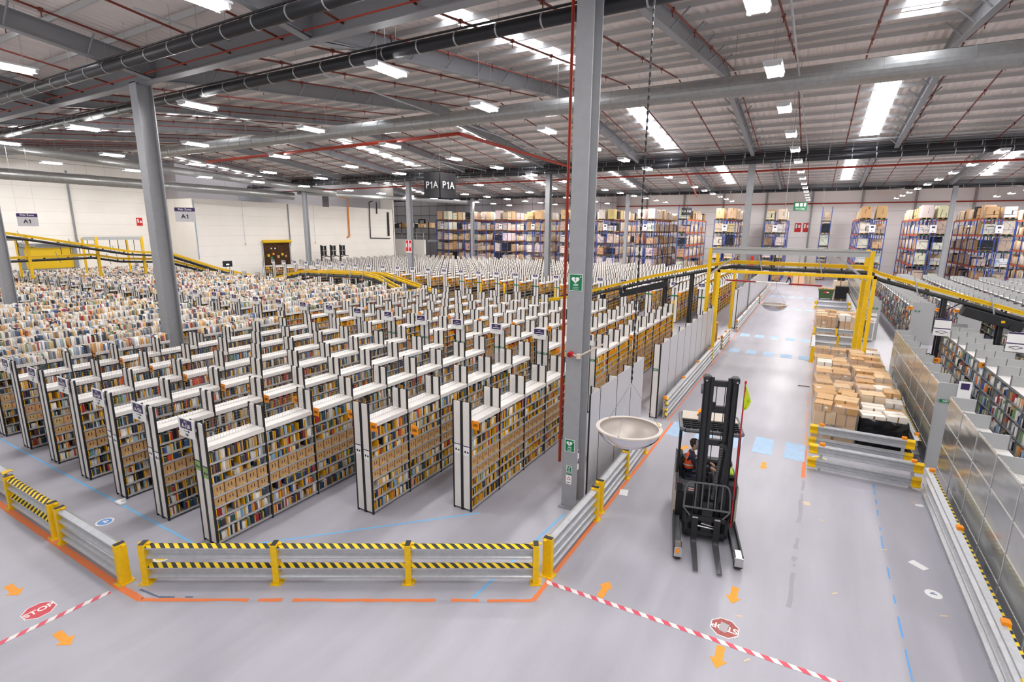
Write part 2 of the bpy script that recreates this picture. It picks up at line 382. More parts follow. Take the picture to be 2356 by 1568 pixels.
# grey cladding behind the mezzanine with rails
m=MB().box(-80,-30,87.2,87.5,0,13.5,GREYW)
for z in (5.5,7.4,9.3,11.2): m.box(-80,-30,87.12,87.2,z-.05,z+.05,mat('rail_dark','6d6b70',.5))
for x in np.arange(-79,-30,2.2): m.box(x-.02,x+.02,87.16,87.2,0,13,mat('rail_dark','6d6b70',.5))
struct(m,'wall_far_grey')

# ------------------------------------------------------------------ steel columns
def column_mesh(h,w_=.36,d=.5):
    m=MB(); t=.035
    m.box(-w_/2,w_/2,-d/2,-d/2+t,0,h,STEEL); m.box(-w_/2,w_/2,d/2-t,d/2,0,h,STEEL); m.box(-.012,.012,-d/2+t,d/2-t,0,h,STEEL)
    return m
def column(x,y,h,label,w_=.36,d=.5):
    t=thing('steel_column',label,'column',(x,y,0),0,'grey steel roof columns')
    column_mesh(h,w_,d).build('column_shaft',t); MB().box(-w_/2-.06,w_/2+.06,-d/2-.06,d/2+.06,0,.03,STEEL).build('base_plate',t)
    MB().box(-w_/2-.02,w_/2+.02,-d/2,d/2,h-.03,h,STEEL).build('cap_plate',t)
    return t
COL=column(-4.33,10.5,11.33,'grey steel column with green AED signs beside the corridor barrier')
column(-21.42,10.6,11.33,'grey steel column standing among the book shelves between the near rows',.45,.55)
column(-37.5,10.6,11.33,'grey steel column at the picture edge behind book filled shelf tops',.4,.5)
for x,l in ((-51.2,'grey steel column in front of the cream wall beside the yellow roller door'),(-35.7,'grey steel column with red fire signs in the far shelving block'),(-20.2,'grey steel column between the far shelving and the pallet racks, left of the AED column'),(-4.45,'grey steel column behind the yellow gantry over the aisle')):
    column(x,41.2,11.33,l,.4,.5)
for x,l in ((-48.5,'distant grey column behind the first pallet rack bay'),(-22.9,'distant grey column rising out of the pallet racks left of the aisle'),(11.9,'distant grey column above the racks right of the aisle')):
    column(x,71.2,11.33,l,.4,.5)

# ------------------------------------------------------------------ book shelving
BL=1.25; LV=[.07,.35,.6,.83,1.06,1.33,1.53,1.78]; TOPZ=2.09; UH=2.65
BINS=(3,4)
def m_upright(half=False,uh=UH):
    m=MB()
    L=-.5 if not half else -.25
    m.box(-.035,0,0,.035,0,uh,K); m.box(L,L+.035,0,.035,0,uh,K)
    if not half:
        m.box(-.285,-.215,0,.035,0,uh,K); m.box(-.465,-.285,.008,.026,.05,uh-.03,W); m.box(-.215,-.035,.008,.026,.05,uh-.03,W)
    else: m.box(L+.035,-.035,.008,.026,.05,uh-.03,W)
    return m
def m_shelf(L=-.5):
    m=MB(); m.box(L,-.012,.036,BL,0,.018,LIP); m.box(-.014,-.002,.036,BL,-.02,.022,W if 0 else LIP); return m
def m_top(L=-.5):
    m=MB(); m.box(L+.005,(-.256 if L<-.3 else -.01),.036,BL,0,.06,W)
    if L<-.3: m.box(-.244,-.004,.036,BL,0,.06,W)
    m.box(-.004,0,.036,BL,-.035,.06,W); return m
def m_div(n=6,th=.014,hh=.18):
    m=MB()
    for i in range(n): y=.05+(BL-.06)*i/(n); m.box(-.24,-.004,y,y+th,.018,.018+hh,Y)
    return m
def m_back(): return MB().box(-.256,-.246,.036,BL,.05,TOPZ,BACK)
def m_wire():
    m=MB()
    for i in range(19): y=.06+i*.0645; m.box(-.2515,-.2485,y-.0015,y+.0015,2.15,2.6,WIRE)
    for i in range(8): z=2.17+i*.061; m.box(-.2515,-.2485,.04,BL,z-.0015,z+.0015,WIRE)
    return m
UPR=m_upright().mesh('upright_frame'); SHL=m_shelf().mesh('shelf'); TOPS=m_top().mesh('top_shelf'); DV1=MB().box(-.24,-.004,0,.014,.018,.198,Y).mesh('yellow_divider'); BKM=m_back().mesh('back_panel'); WIM=m_wire().mesh('wire_mesh')
def merged(levels,tall=True,wire=True,dth=.012,n=6,half=False,div=True):
    m=MB()
    def inc(q,z=0):
        o=len(m.v); m.v+=[(a,b,c+z) for a,b,c in q.v]
        for f,k in zip(q.f,q.m): m.f.append(tuple(o+i for i in f)); m.m.append(m.mi(q.mats[k]))
    L=-.25 if half else -.5
    inc(m_upright(half,UH if tall else 2.2)); inc(m_top(L),TOPZ)
    for i in levels:
        inc(m_shelf(L),LV[i])
        if i not in BINS and div: inc(m_div(n,dth,.17),LV[i])
    inc(m_back())
    if wire: inc(m_wire())
    return m
ALLV=range(8)
BAY1=merged(ALLV).mesh('shelf_bay'); BAY1L=merged(ALLV,False,False).mesh('shelf_bay'); BAY2=merged(ALLV,True,True,.02).mesh('shelf_bay'); BAY2L=merged(ALLV,False,False,.02).mesh('shelf_bay')
BAY3=merged(ALLV,True,False,.03,5).mesh('shelf_bay')
ENDF=m_upright().mesh('end_frame')
XR=lambda k:-6.175-1.842*k
def vis(x0,x1,y0,y1,z=2.2):
    ps=[pj(x,y,z) for x in (x0,x1) for y in (y0,y1)]
    return any(-40<p[0]<2396 and p[1]<1620 for p in ps)
books=[]   # (x,y0,z0,depth,thick,height,colour,tilt,where)
bins=[]
PALS={'mix':['f1ede6','e6e0d6','2a2b33','1b1c22','3d5a86','2b3f63','7fa7c4','a8383a','cf5a3c','d9a955','6f8563','8a6f52','c9b79a','5b3a52','d8d3cc','44434a','9fb6c7','2a2b33','c9a070','2f5a58','f1ede6','c8ccd0','55525a','1f2028','ded6ca','3a4a5e'],
'brown':['f1ede6','e9e2d8','d9b98c','c79c6a','c9a271','e6c49a','2a2b33','4a618a','a84848','e0a868','8a9a70','9fb0bd','d8d3cc','f8f6f4','5b6470','e0d8d0','efece8','b7b2ae','d5cbbf','8e96a6','cdb79c','7c7470','ece8e4','4c4f58'],
'yel':['c9a070','8fa0b0','f2ecd9','f2b21c','f0c040','2a2b33','e8e2d8','b3272b','f2b21c','c98f5c','d9452c','e3dcd0']}
PALL={k:[lin(c) for c in v] for k,v in PALS.items()}
def fill(xr,y0,zs,rowid,bay,lev,r,dens,pal,hmax=.2,x_off=-.02,tk=(.012,.04),dep=.2,length=BL-.05):
    y=y0+.05+r.random()*.02; end=y0+.03+length; n=0
    while y<end-.02:
        if r.random()>dens: y+=r.uniform(.03,.16); continue
        t=r.uniform(*tk); h=hmax*r.uniform(.62,.98); c=r.choice(PALL[pal]); g=r.choice((1,1,2,3,4)) if t<.03 else 1
        for q in range(g):
            if y+t>end: break
            hh=h*(1 if q==0 else r.uniform(.97,1.0)); n+=1
            v=r.uniform(.85,1.12)
            books.append((xr+x_off-r.uniform(0,.035),y,zs,dep*r.uniform(.6,.9),t,hh,tuple(min(1,a*v) for a in c),rowid,bay,lev,n))
            y+=t+.0015
        y+=r.choice((0,0,0,.01,.02))
rows=[]
def shelf_row(k,block,ys,label,low=False,half=False,xr=None,near=False):
    xr=XR(k) if xr is None else xr
    yv=[(i,y) for i,y in enumerate(ys) if vis(xr-.5,xr,y,y+BL) and not any(xr-.5-w_<cx<xr+w_ and y-.3<cy<y+BL+.3 for cx,cy,w_ in ((-21.42,10.6,.23),(-37.5,10.6,.2),(-51.2,41.2,.2),(-35.7,41.2,.2),(-20.2,41.2,.2)))]
    if not yv: return None
    t=thing('book_shelving',label,'shelving',(xr,yv[0][1],0),0,{1:'book shelving rows nearest the camera',2:'book shelving rows of the middle block',3:'book shelving rows of the far block beyond the conveyor'}[block])
    oy=yv[0][1]; r=random.Random(k*31+block)
    for i,y in yv:
        first=(i==0); tall=not low or first
        if near and i-yv[0][0]<2:
            b=put(UPR,'shelf_bay',t,(0,y-oy,0))
            for li,z in enumerate(LV):
                s=put(SHL,'shelf',b,(0,0,z))
                if li not in BINS:
                    for q in range(6): put(DV1,'yellow_divider',b,(0,.05+(BL-.06)*q/6,z))
            put(TOPS,'top_shelf',b,(0,0,TOPZ)); put(BKM,'back_panel',b); put(WIM,'wire_mesh',b)
        else:
            me={1:(BAY1 if tall else BAY1L),2:(BAY2 if tall else BAY2L),3:BAY3}[block]
            put(me,'shelf_bay',t,(0,y-oy,0))
        # contents on the visible side
        for li,z in enumerate(LV):
            if block==1 and li in BINS: bins.append((xr,y,z+.018,k,i,li)); continue
            if block==2 and (li in BINS ): 
                if k<4 or first: bins.append((xr,y,z+.018,k,i+100,li))
                continue
            if block==2 and li<2 and k>6: continue
            if block==3 and li<5 and not(k<6): continue
            dens={1:.9,2:.62,3:.5}[block]; pal='mix' if block==1 else ('yel' if (k<10 or block==3) else 'mix')
            tk={1:(.012,.04),2:(.018,.05),3:(.03,.07)}[block]
            hm=((LV+[TOPZ])[li+1]-z-.04)
            fill(xr,y,z+.018,k if block==1 else k+100*block,i,li,r,dens,pal,hm,tk=tk)
        if low:
            for xo in (-.02,-.27): fill(xr,y,TOPZ+.06,k+100*block,i,9,r,.97,'brown',r.uniform(.2,.36),x_off=xo,tk=(.02,.07),dep=.24)
    i,y=yv[-1]
    put(ENDF,'end_frame',t,(0,y-oy+BL,0))
    rows.append((t,k,block,xr,yv)); return t
B1=[5.21+BL*i for i in range(8)]; B2=[16.62+BL*i for i in range(9)]; B3=[37.45+BL*i for i in range(21)]
num=lambda k:162-2*k
for k in range(0,27):
    ys={0:B1[3:],1:B1[2:]}.get(k,B1)
    if k==0: ys=[y-.02 for y in ys]; lab='book shelving row nearest the grey AED column, plain white end panels'
    elif k==1: lab='book shelving row between row A-158 and the row beside the AED column'
    elif k<=7: lab=f'book shelving row headed by purple sign {"A-%d"%num(k)}, {ordn(k+1)} from the AED column'
    else: lab=f'book filled shelving row of the near block, {ordn(k-7)} beyond row A-148'
    shelf_row(k,1,ys,lab,low=k>=8,near=k<=6)
for k in range(0,33):
    shelf_row(k,2,B2,f'book shelving row of the middle block, {ordn(k+1)} row from the forklift aisle'+(', books on top' if k>=9 else ''),low=k>=9)
for k in range(0,27):
    shelf_row(k,3,B3,f'book shelving row of the far block, {ordn(k+1)} row from the forklift aisle')
# panelled row along the aisle (half depth, backs to the aisle)
PAN=mat('aisle_panel','c9c8cc',.33,.25,noise=.04,scale=1.5)
hp=MB().box(-.004,.004,.03,BL-.005,.04,UH,PAN).mesh('back_sheet')
hu=m_upright(True).mesh('upright_frame')
hb=merged(ALLV,True,False,.02,6,True).mesh('shelf_bay')
def half_row(ys,lab):
    t=thing('aisle_shelving',lab,'shelving',(-4.13,ys[0],0),0,'half depth shelving backing on the forklift aisle'); oy=ys[0]
    for y in ys:
        b=put(hb,'shelf_bay',t,(0,y-oy,0)); put(hp,'back_sheet',t,(.006,y-oy,0)); MB().box(0,.012,0,.03,0,UH,K).build('seam_post',t,(0,y-oy,0))
    put(hu,'end_frame',t,(0,ys[-1]-oy+BL,0)); return t
HR1=half_row([11.5+BL*i for i in range(3)],'grey backed shelving panels right behind the AED column')
MB().box(.002,.01,-.62,-.005,.04,UH,PAN).build('short_back_sheet',HR1); MB().box(-.02,.012,-.65,-.62,0,UH,K).build('seam_post',HR1)
HR2=half_row([17.3+BL*i for i in range(9)],'grey backed shelving panels along the aisle with the green FAST end')
half_row([37.45+BL*i for i in range(21)],'far grey backed shelving panels along the aisle beyond the gantry')

# ---- aisle head signs
def row_sign(k,block,y,x,z,txt,sub,near):
    t=thing('aisle_sign',f'white and purple aisle sign reading {txt} on the {ordn(k+1)} row from the AED column' if block==1 else f'small purple and white aisle sign, {ordn(k+1)} along the {"middle" if block==2 else "far"} block','sign',(x,y,z),0,'purple and white aisle signs')
    MB().box(-.27,.27,-.012,0,-.2,.2,SIGNW).build('sign_plate',t)
    MB().box(-.2,.2,-.016,-.012,-.02,.17,PURP).build('purple_field',t)
    if near:
        text('P-1',.075,t,(0,-.018,.125),(R_(90),0,0),SIGNW,bold=.001)
        text(txt,.115,t,(0,-.018,.04),(R_(90),0,0),SIGNW,bold=.002)
        MB().box(-.1,.1,-.016,-.012,-.072,-.064,INK).poly([(.05,-.03),(.11,0),(.05,.03),(.065,0)],0,.004,INK,Matrix.Translation((0,-.012,-.068))@Matrix.Rotation(R_(90),4,'X')).build('arrow',t)
        text(sub,.075,t,(0,-.018,-.14),(R_(90),0,0),INK)
    else:
        MB().box(-.08,.08,-.016,-.012,-.07,-.06,INK).build('arrow',t)
        MB().box(-.15,.15,-.018,-.016,.03,.05,SIGNW).box(-.06,.06,-.018,-.016,.1,.12,SIGNW).build('lettering',t)
    MB().box(-.03,.3,0,.02,-.03,.03,WIRE).build('bracket',t)
for k in range(2,8):
    row_sign(k,1,5.17,XR(k)-.52,2.47,'A-%d'%num(k),'180',True)
for k in range(0,30):
    if vis(XR(k)-.8,XR(k),16.6,16.6): row_sign(k,2,16.57,XR(k)-.36,2.68,'A','270',False)
for k in range(0,26): row_sign(k,3,37.4,XR(k)-.3,2.72,'A','360',False)
# orange bay number tags
tm=MB().box(0,.19,-.006,.006,-.1,.1,TAGO).mesh('tag_plate')
def num_tag(x,y,z,s,near,lab):
    t=thing('number_tag',lab,'number tag',(x,y,z),0,'orange bay number tags')
    put(tm,'tag_plate',t)
    if near: text(s,.085,t,(.095,-.008,0),(R_(90),0,0),INK,bold=.001)
for k in range(0,12):
    y={0:8.98}.get(k,7.74)
    num_tag(XR(k)+.005,y-.0,2.13,'200',k<9,f'orange 200 tag on the face of the {ordn(k+1)} row from the AED column')
    if k<11: num_tag(XR(k)+1.842-.5-.2,y+.03,2.28,'200',k<7,f'orange 200 tag hung behind the {ordn(k)} row from the AED column, on its aisle side') if k>0 else None
for k in range(-1,24):
    if k>=0: num_tag(XR(k)+.005,20.3,2.15,'300',k<5,f'orange 300 tag, {ordn(k+1)} along the middle block')
for k in range(0,24):
    num_tag(XR(k)+.005,37.4,2.1,'400',False,f'orange 400 tag, {ordn(k+1)} along the far block')
# green FAST labels on end frames
def fast(x,y,z,lab,w_=.2,tx=True):
    t=thing('fast_label',lab,'label',(x,y,z),0,'green FAST labels on shelf ends')
    MB().box(-w_/2,w_/2,-.004,0,-.04,.04,SIGNG).build('label_plate',t)
    if tx: text('FAST',.06,t,(0,-.006,0),(R_(90),0,0),SIGNW,bold=.001)
for k in range(0,6):
    for s,nm in ((-.375,'left'),(-.125,'right')): fast(XR(k)+s,16.62+.004,1.95,f'green FAST label on the {nm} end panel of the {ordn(k+1)} middle row',.17)
for k in range(0,12):
    fast(XR(k)-.25,37.42,1.95,f'green FAST label on the end of the {ordn(k+1)} far row',.46,False)
fast(-4.26,17.29,1.75,'green FAST label on the end post of the aisle panels',.17)
# notices on row ends
def notice(x,y,z,lab,c=SIGNW,w_=.17,h=.24):
    t=thing('paper_notice',lab,'notice',(x,y,z)); MB().box(-w_/2,w_/2,-.003,0,-h/2,h/2,c).build('sheet',t)
    MB().box(-w_/2,w_/2,-.005,-.003,h/2-.02,h/2,PURP).box(-.05,-.01,-.005,-.003,-.05,0,INK).box(.02,.06,-.005,-.003,-.05,-.01,INK).build('print',t)
notice(XR(0)-.375,B1[3]-.015,1.5,'notice on the left white end panel of the row beside the AED column'); notice(XR(0)-.125,B1[3]-.015,1.48,'notice on the right white end panel of the row beside the AED column')
notice(XR(1)-.375,B1[2]+.005,1.52,'notice on the left white end panel of the row after A-158'); notice(XR(1)-.125,B1[2]+.005,1.44,'notice on the right white end panel of the row after A-158')
GRN2=mat('notice_green','8fae6a',.6)
for i,(dz,c) in enumerate(((0,mat('notice_blue','3f6fb5',.6)),(-.06,GRN2),(-.14,GRN2))):
    pass
notice(XR(2)-.375,5.215,1.7,'striped green and brown notice on the left end panel of row A-158',GRN2,.17,.22); notice(XR(2)-.125,5.215,1.6,'striped green and brown notice on the right end panel of row A-158',GRN2,.17,.26)
notice(XR(3)-.375,5.215,1.55,'notice on the left end panel of the fourth row from the AED column'); notice(XR(3)-.125,5.215,1.5,'notice on the right end panel of the fourth row from the AED column')
notice(XR(4)-.375,5.215,1.55,'notice on the left end panel of the fifth row from the AED column'); notice(XR(4)-.125,5.215,1.5,'notice on the right end panel of the fifth row from the AED column')

# ---- cardboard bins on the shelves
cb=MB(); w_=.232
for a in ((-.2,-.006,0,w_,0,.006),(-.006,0,0,w_,0,.2),(-.2,-.194,0,w_,0,.2),(-.2,0,0,.005,0,.2),(-.2,0,w_-.005,w_,0,.2),(-.2,0,0,w_,.185,.19)): cb.box(*a,CARD)
for yy in (.078,.142): cb.box(-.001,.0012,yy,yy+.016,.075,.145,CARDD)
cb.box(-.001,.001,.09,.13,.015,.03,mat('yellow_sticker','e8d44a',.6)).box(-.001,.001,.16,.2,.018,.028,SIGNW)
BINM=cb.mesh('cardboard_bin')
bl=[]
for (x,y,z,k,i,li) in bins:
    for q in range(5): bl.append((x-.015,y+.04+q*.242,z,k,i,li,q))
def scr(b): 
    p=pj(b[0],b[1],b[2]); return 1e9 if not(0<p[0]<2356 and 0<p[1]<1568) else (b[0]**2+b[1]**2)
bl.sort(key=scr)
hgt=lambda li:.19 if li==3 else .235
rown=lambda k:f'{ordn(k+1)} row from AED column'
for (x,y,z,k,i,li,q) in [b for b in bl if b[4]<100][:300]:
    o=put(BINM,'cardboard_bin',None,(x,y,z)); o.scale=(1,1,hgt(li)/.2)
    tag(o,f'cardboard bin, {ordn(q+1)} of {ordn(i+1)} bay, {"upper" if li==4 else "lower"} bin shelf, {rown(k)}','bin','cardboard bins on the shelves')
rest=[b for b in bl if b[4]<100][300:]+[b for b in bl if b[4]>=100]

def bulk(name,arr,colr,label,cat,matl,extra=None,topc=None):
    # arr: n x 6 boxes ; five visible faces
    a=np.array(arr,np.float32); n=len(a); c=np.array(colr,np.float32)
    x0,x1,y0,y1,z0,z1=a.T
    v=np.stack([np.stack(t,1) for t in ((x0,y0,z0),(x1,y0,z0),(x1,y1,z0),(x0,y1,z0),(x0,y0,z1),(x1,y0,z1),(x1,y1,z1),(x0,y1,z1))],1).reshape(-1,3)
    q=np.array([(0,1,5,4),(1,2,6,5),(2,3,7,6),(3,0,4,7),(4,5,6,7)]); f=(q[None]+(np.arange(n)*8)[:,None,None]).reshape(-1)
    me=bpy.data.meshes.new(name); me.vertices.add(n*8); me.vertices.foreach_set('co',v.reshape(-1)); me.loops.add(n*20); me.loops.foreach_set('vertex_index',f.astype(np.int32))
    me.polygons.add(n*5); me.polygons.foreach_set('loop_start',(np.arange(n*5)*4).astype(np.int32))
    fc=np.repeat(c[:,None,:],5,1)
    if topc is not None: fc[:,4,:]=np.array(topc)[None]*np.linspace(.75,1.1,n)[:,None] if topc is not None else fc[:,4,:]
    at=me.attributes.new('Col','FLOAT_COLOR','FACE'); at.data.foreach_set('color',np.concatenate([fc,np.ones((n,5,1),np.float32)],2).reshape(-1).astype(np.float32))
    me.update(calc_edges=True); me.materials.append(matl)
    o=put(me,name); tag(o,label,cat,kind='stuff'); return o
br=lin('c79c6a'); dk=lin('2a1d12'); A=[];C=[]
for (x,y,z,k,i,li,q) in rest:
    h=hgt(li); A.append((x-.2,x,y,y+.232,z,z+h*.95)); C.append(tuple(v*rng.uniform(.85,1.1) for v in br))
    for yy in (.078,.142): A.append((x-.002,x+.0015,y+yy,y+yy+.016,z+h*.38,z+h*.72)); C.append(dk)
bulk('cardboard_bins',A,C,'remaining brown cardboard bins along the deeper shelves','bins',BULK)
# ---- books: nearest 300 as individuals
bk=MB(); # unit book: spine toward +x, x -1..0, y 0..1, z 0..1
bk.box(-1,0,0,.14,0,1,COVER).box(-1,0,.86,1,0,1,COVER).box(-.06,0,.14,.86,0,1,COVER).box(-.97,-.06,.14,.86,.02,.98,PAGES)
BKME=bk.mesh('book')
def bscore(b):
    p=pj(b[0],b[1],b[2]); 
    if not(0<p[0]<2356 and 0<p[1]<1568) or b[7]>=100 or b[9]==9: return 1e9
    return (b[0]**2+b[1]**2+20)/(b[4]*b[5]*200) if b[4]>.015 else 1e8
books.sort(key=bscore)
def cname(c):
    h=[('white',(.8,.78,.75)),('black',(.02,.02,.03)),('blue',(.05,.1,.25)),('light blue',(.22,.38,.55)),('red',(.45,.02,.03)),('orange',(.7,.2,.03)),('green',(.1,.2,.07)),('brown',(.25,.16,.09)),('beige',(.6,.48,.33)),('purple',(.15,.03,.09)),('grey',(.07,.06,.07)),('yellow',(.85,.58,.05)),('teal',(.015,.1,.09))]
    return min(h,key=lambda q:sum((a-b)**2 for a,b in zip(q[1],c)))[0]
LN={0:'bottom',1:'second',2:'third',5:'sixth',6:'seventh',7:'eighth'}
for b in books[:300]:
    x,y,z,d,t,h,c,k,bay,lv,n=b
    o=put(BKME,'book',None,(x,y,z)); o.scale=(d,t,h); o.color=(*c,1)
    tag(o,f'{cname(c)} book, {ordn(n)} on {LN[lv]} shelf, {ordn(bay+1)} bay of {rown(k)}','book','books standing on the nearest shelves')
A=[];C=[]
for b in books[300:]:
    x,y,z,d,t,h,c=b[:7]; A.append((x-d,x,y,y+t,z,z+h)); C.append(c)
bulk('books',A,C,'thousands of books filling the remaining shelves of all rows','books',BULK,topc=lin('e9e2d6'))

# ------------------------------------------------------------------ floor markings
ORL=mat('orange_paint','ec8450',.6); BLL=mat('blue_tape','7cc0ee',.55); BLS=mat('blue_square_paint','aecbe6',.6,noise=.12,scale=9); ORF=mat('faded_orange','e6b195',.6); YLL=mat('yellow_floor','f3d23a',.6)
REDW=stripes('red_white_tape','e0566a','f3e9e6',.26,(1,1,0)); STOPR=mat('stop_red','d7525a',.6); ARO=mat('arrow_orange','f8a53a',.6); WORNR=mat('worn_red','b3635f',.7,noise=.3,scale=18)
def strip(name,label,pts,wd,m,z=.002,cat='floor line',ragged=0,gaps=0):
    mb=MB(); r=random.Random(len(label))
    for a,b in zip(pts[:-1],pts[1:]):
        a=Vector((*a,0)); b=Vector((*b,0)); d=(b-a).normalized(); n=Vector((-d.y,d.x,0))*wd/2; L=(b-a).length
        if ragged:
            s=0; prev=[1,1]
            while s<L:
                e=min(L,s+r.uniform(.08,.3)); p,q=[r.uniform(1-ragged,1) for _ in (0,1)]
                if r.random()>gaps: mb.add([a+d*s-n*prev[0],a+d*e-n*p,a+d*e+n*q,a+d*s+n*prev[1]],[(0,1,2,3)],m)
                prev=[p,q]; s=e
        else: mb.add([a-n,b-n,b+n,a+n],[(0,1,2,3)],m)
    mb.v=[(x,y,z) for x,y,_ in mb.v]
    return tag(mb.build(name),label,cat)
strip('orange_floor_line','orange painted line along the foot of the grey and yellow barriers at the picture edge',[(-20,3.6),(-10.15,3.6)],.14,ORL,ragged=.15)
strip('orange_floor_line','short orange painted line joining the two barrier corners',[(-10.15,3.6),(-9.5,3.62)],.13,ORL,ragged=.2)
strip('orange_floor_line','worn orange painted line in front of the striped middle barrier',[(-9.5,3.62),(-3.62,7.08)],.1,ORL,ragged=.5,gaps=.12)
strip('orange_floor_line','orange painted line along the yellow posted aisle barriers beside the AED column',[(-3.60,7.08),(-3.55,17.2)],.09,ORL,z=.0025,ragged=.1)
strip('orange_floor_line','thin orange painted line along the long grey aisle barriers toward the far racks',[(-3.74,17.3),(-3.76,30),(-3.84,66)],.05,ORL,z=.0025,ragged=.2)
strip('orange_floor_line','faded orange line along the pallet lane side of the aisle',[(.42,17.2),(.42,37),(.42,66)],.08,ORF,ragged=.5,gaps=.35)
strip('orange_floor_line','short bold orange line beside the first lane barrier',[(.40,14.9),(.42,17.0)],.1,ORL,ragged=.2)
strip('dark_floor_smudge','dark blue worn line remains before the striped middle barrier',[(-9.8,3.75),(-9.3,3.82),(-8.4,4.35)],.05,mat('old_blue','6f7690',.7),ragged=.6,gaps=.3)
strip('blue_floor_line','pale blue taped line running past the heads of rows A-148 to A-158',[(-24,5.06),(-10.2,5.02)],.05,BLL)
strip('blue_floor_line','pale blue taped line from row A-158 to the row beside the AED column',[(-9.9,5.0),(-9.4,5.55),(-6.0,9.02)],.05,BLL)
strip('blue_floor_line','pale blue taped line behind the barrier near the AED column',[(-4.55,6.6),(-4.3,10)],.05,BLL)
strip('blue_floor_line','worn blue line on the empty floor between the metal shelving barrier and aisle',[(1.99,15.4),(1.91,12.3),(1.92,10.2),(1.93,8.0)],.04,mat('worn_blue','6aa5e0',.6),ragged=.5,gaps=.45)
strip('tyre_mark','dark tyre rubber streak on the aisle floor in front of the pallet lane',[(.42,15),(.36,12),(.30,9.2)],.12,mat('tyre_smudge','a29fa6',.5),z=.0015,ragged=.8,gaps=.35)
strip('striped_floor_tape','red and white striped tape beside the solid red stop sign',[(-10.35,1.4),(-10.18,3.45)],.1,REDW,z=.003)
strip('striped_floor_tape','red and white striped tape crossing the aisle before the worn stop sign',[(-3.62,7.66),(-1.7,7.74),(1.6,7.86)],.1,REDW,z=.003,ragged=.15,gaps=.03)
def arrow(x,y,ang,label,s=1,m=ARO):
    pts=[(-.06,-.25),(.06,-.25),(.06,.05),(.13,.05),(0,.25),(-.13,.05),(-.06,.05)]
    M=Matrix.Translation((x,y,0))@Matrix.Rotation(ang,4,'Z')@Matrix.Scale(s,4)
    o=MB().poly(pts,.001,.003,m,M).build('floor_arrow'); tag(o,label,'floor arrow','orange floor arrows')
arrow(-11.7,2.6,R_(-90),'orange floor arrow farther from the solid stop sign, beside the barrier'); arrow(-9.57,2.56,R_(-90),'orange floor arrow between the tape and the bottom edge')
arrow(-2.62,8.02,0,'orange floor arrow nearest the barrier corner, pointing toward the forklift'); arrow(-.57,9.05,R_(180),'orange floor arrow right of the fork tips'); arrow(-.58,7.45,R_(180),'orange floor arrow beyond the worn stop sign, across the tape')
arrow(-.57,15.15,R_(180),'orange floor arrow behind the forklift beside the blue squares'); arrow(-2.75,15.25,R_(-15),'orange floor arrow beside the forklift driver')
def octa(x,y,r,ang,label,mr,mw,worn=False):
    t=thing('stop_marking',label,'stop sign',(x,y,0),ang)
    p=[(r*math.cos(R_(22.5+45*i)),r*math.sin(R_(22.5+45*i))) for i in range(8)]
    MB().poly(p,.001,.003,mw).build('white_edge',t); MB().poly([(a*.93,b*.93) for a,b in p],.003,.004,mr).build('red_field',t)
    text('STOP',r*.72,t,(0,0,.0045),(0,0,0),mw,ext=.0003,bold=.004)
    if worn: MB().poly([(-.06,-.1),(.07,-.12),(.08,.09),(-.03,.12)],.005,.0056,mat('bare_patch','b6b1b4',.6)).build('bare_patch',t)
octa(-10.68,2.62,.235,R_(90),'solid red STOP octagon on the floor beside the striped tape',STOPR,SIGNW)
octa(-.59,8.13,.235,R_(180),'worn faded red STOP octagon on the aisle floor',WORNR,SIGNW,True)
sq=MB().box(-.24,.24,-.5,.5,.001,.003,BLS).mesh('painted_square'); q=0
for rowi,(yy,nm) in enumerate(((16.7,'before the first pallet barriers'),(30.3,'under the yellow gantry'),(35.4,'just beyond the yellow gantry'),(50,'far down the aisle'),(59.5,'at the far end of the aisle'))):
    for c in range(5):
        x=-3.25+c*.85
        o=put(sq,'painted_square',None,(x,yy,.0)); o.scale=(1.1,1.35 if rowi==0 else 1,1); tag(o,f'pale blue floor square {nm}, {ordn(c+1)} from the panels','floor square','pale blue crossing squares')
def disc(x,y,r,label,m1,m2):
    t=thing('floor_sticker',label,'floor sticker',(x,y,0)); p=[(r*math.cos(R_(i*15)),r*math.sin(R_(i*15))) for i in range(24)]
    MB().poly(p,.001,.003,SIGNW).build('sticker_disc',t); MB().poly([(a*.8,b*.8) for a,b in p],.003,.004,m1).build('coloured_centre',t); MB().box(-r*.4,r*.4,-r*.12,r*.12,.004,.005,m2).box(-r*.2,r*.2,r*.2,r*.4,.004,.005,m2).build('pictogram',t)
disc(-12.87,4.48,.17,'round blue and white sticker on the floor behind the barrier',mat('sticker_blue','6e9fdc',.5),SIGNW)
disc(-10.45,4.46,.16,'round yellow sticker on the floor behind the first post of the striped middle barrier',YLL,SIGNW)
disc(2.55,10.93,.13,'round worn white sticker on the empty floor',SIGNW,mat('sticker_marks','7486a6',.6))
disc(-4.0,16.75,.2,'round yellow sticker on the floor at the panel opening',YLL,SIGNW)
disc(.78,16.5,.2,'round yellow sticker on the floor between the lane barriers',YLL,INK)
def paper(x,y,a,wx,wy,label,m=SIGNW):
    M=Matrix.Translation((x,y,.001))@Matrix.Rotation(a,4,'Z'); mb=MB()
    mb.add([M@Vector(v) for v in ((-wx/2,-wy/2,.004),(wx/2,-wy/2,.001),(wx/2,wy/2,.012),(-wx/2,wy/2,.002),(-wx/2,-wy/2,.0),(wx/2,-wy/2,-.001),(wx/2,wy/2,.01),(-wx/2,wy/2,0))],[(0,1,2,3),(7,6,5,4),(0,4,5,1),(1,5,6,2),(2,6,7,3),(3,7,4,0)],m)
    tag(mb.build('paper_scrap'),label,'paper')
paper(-3.45,11.66,.2,.2,.29,'sheet of white paper lying beside the aisle barrier'); paper(2.45,11.83,.9,.16,.29,'white sheet lying on the empty floor between aisle and metal shelving')
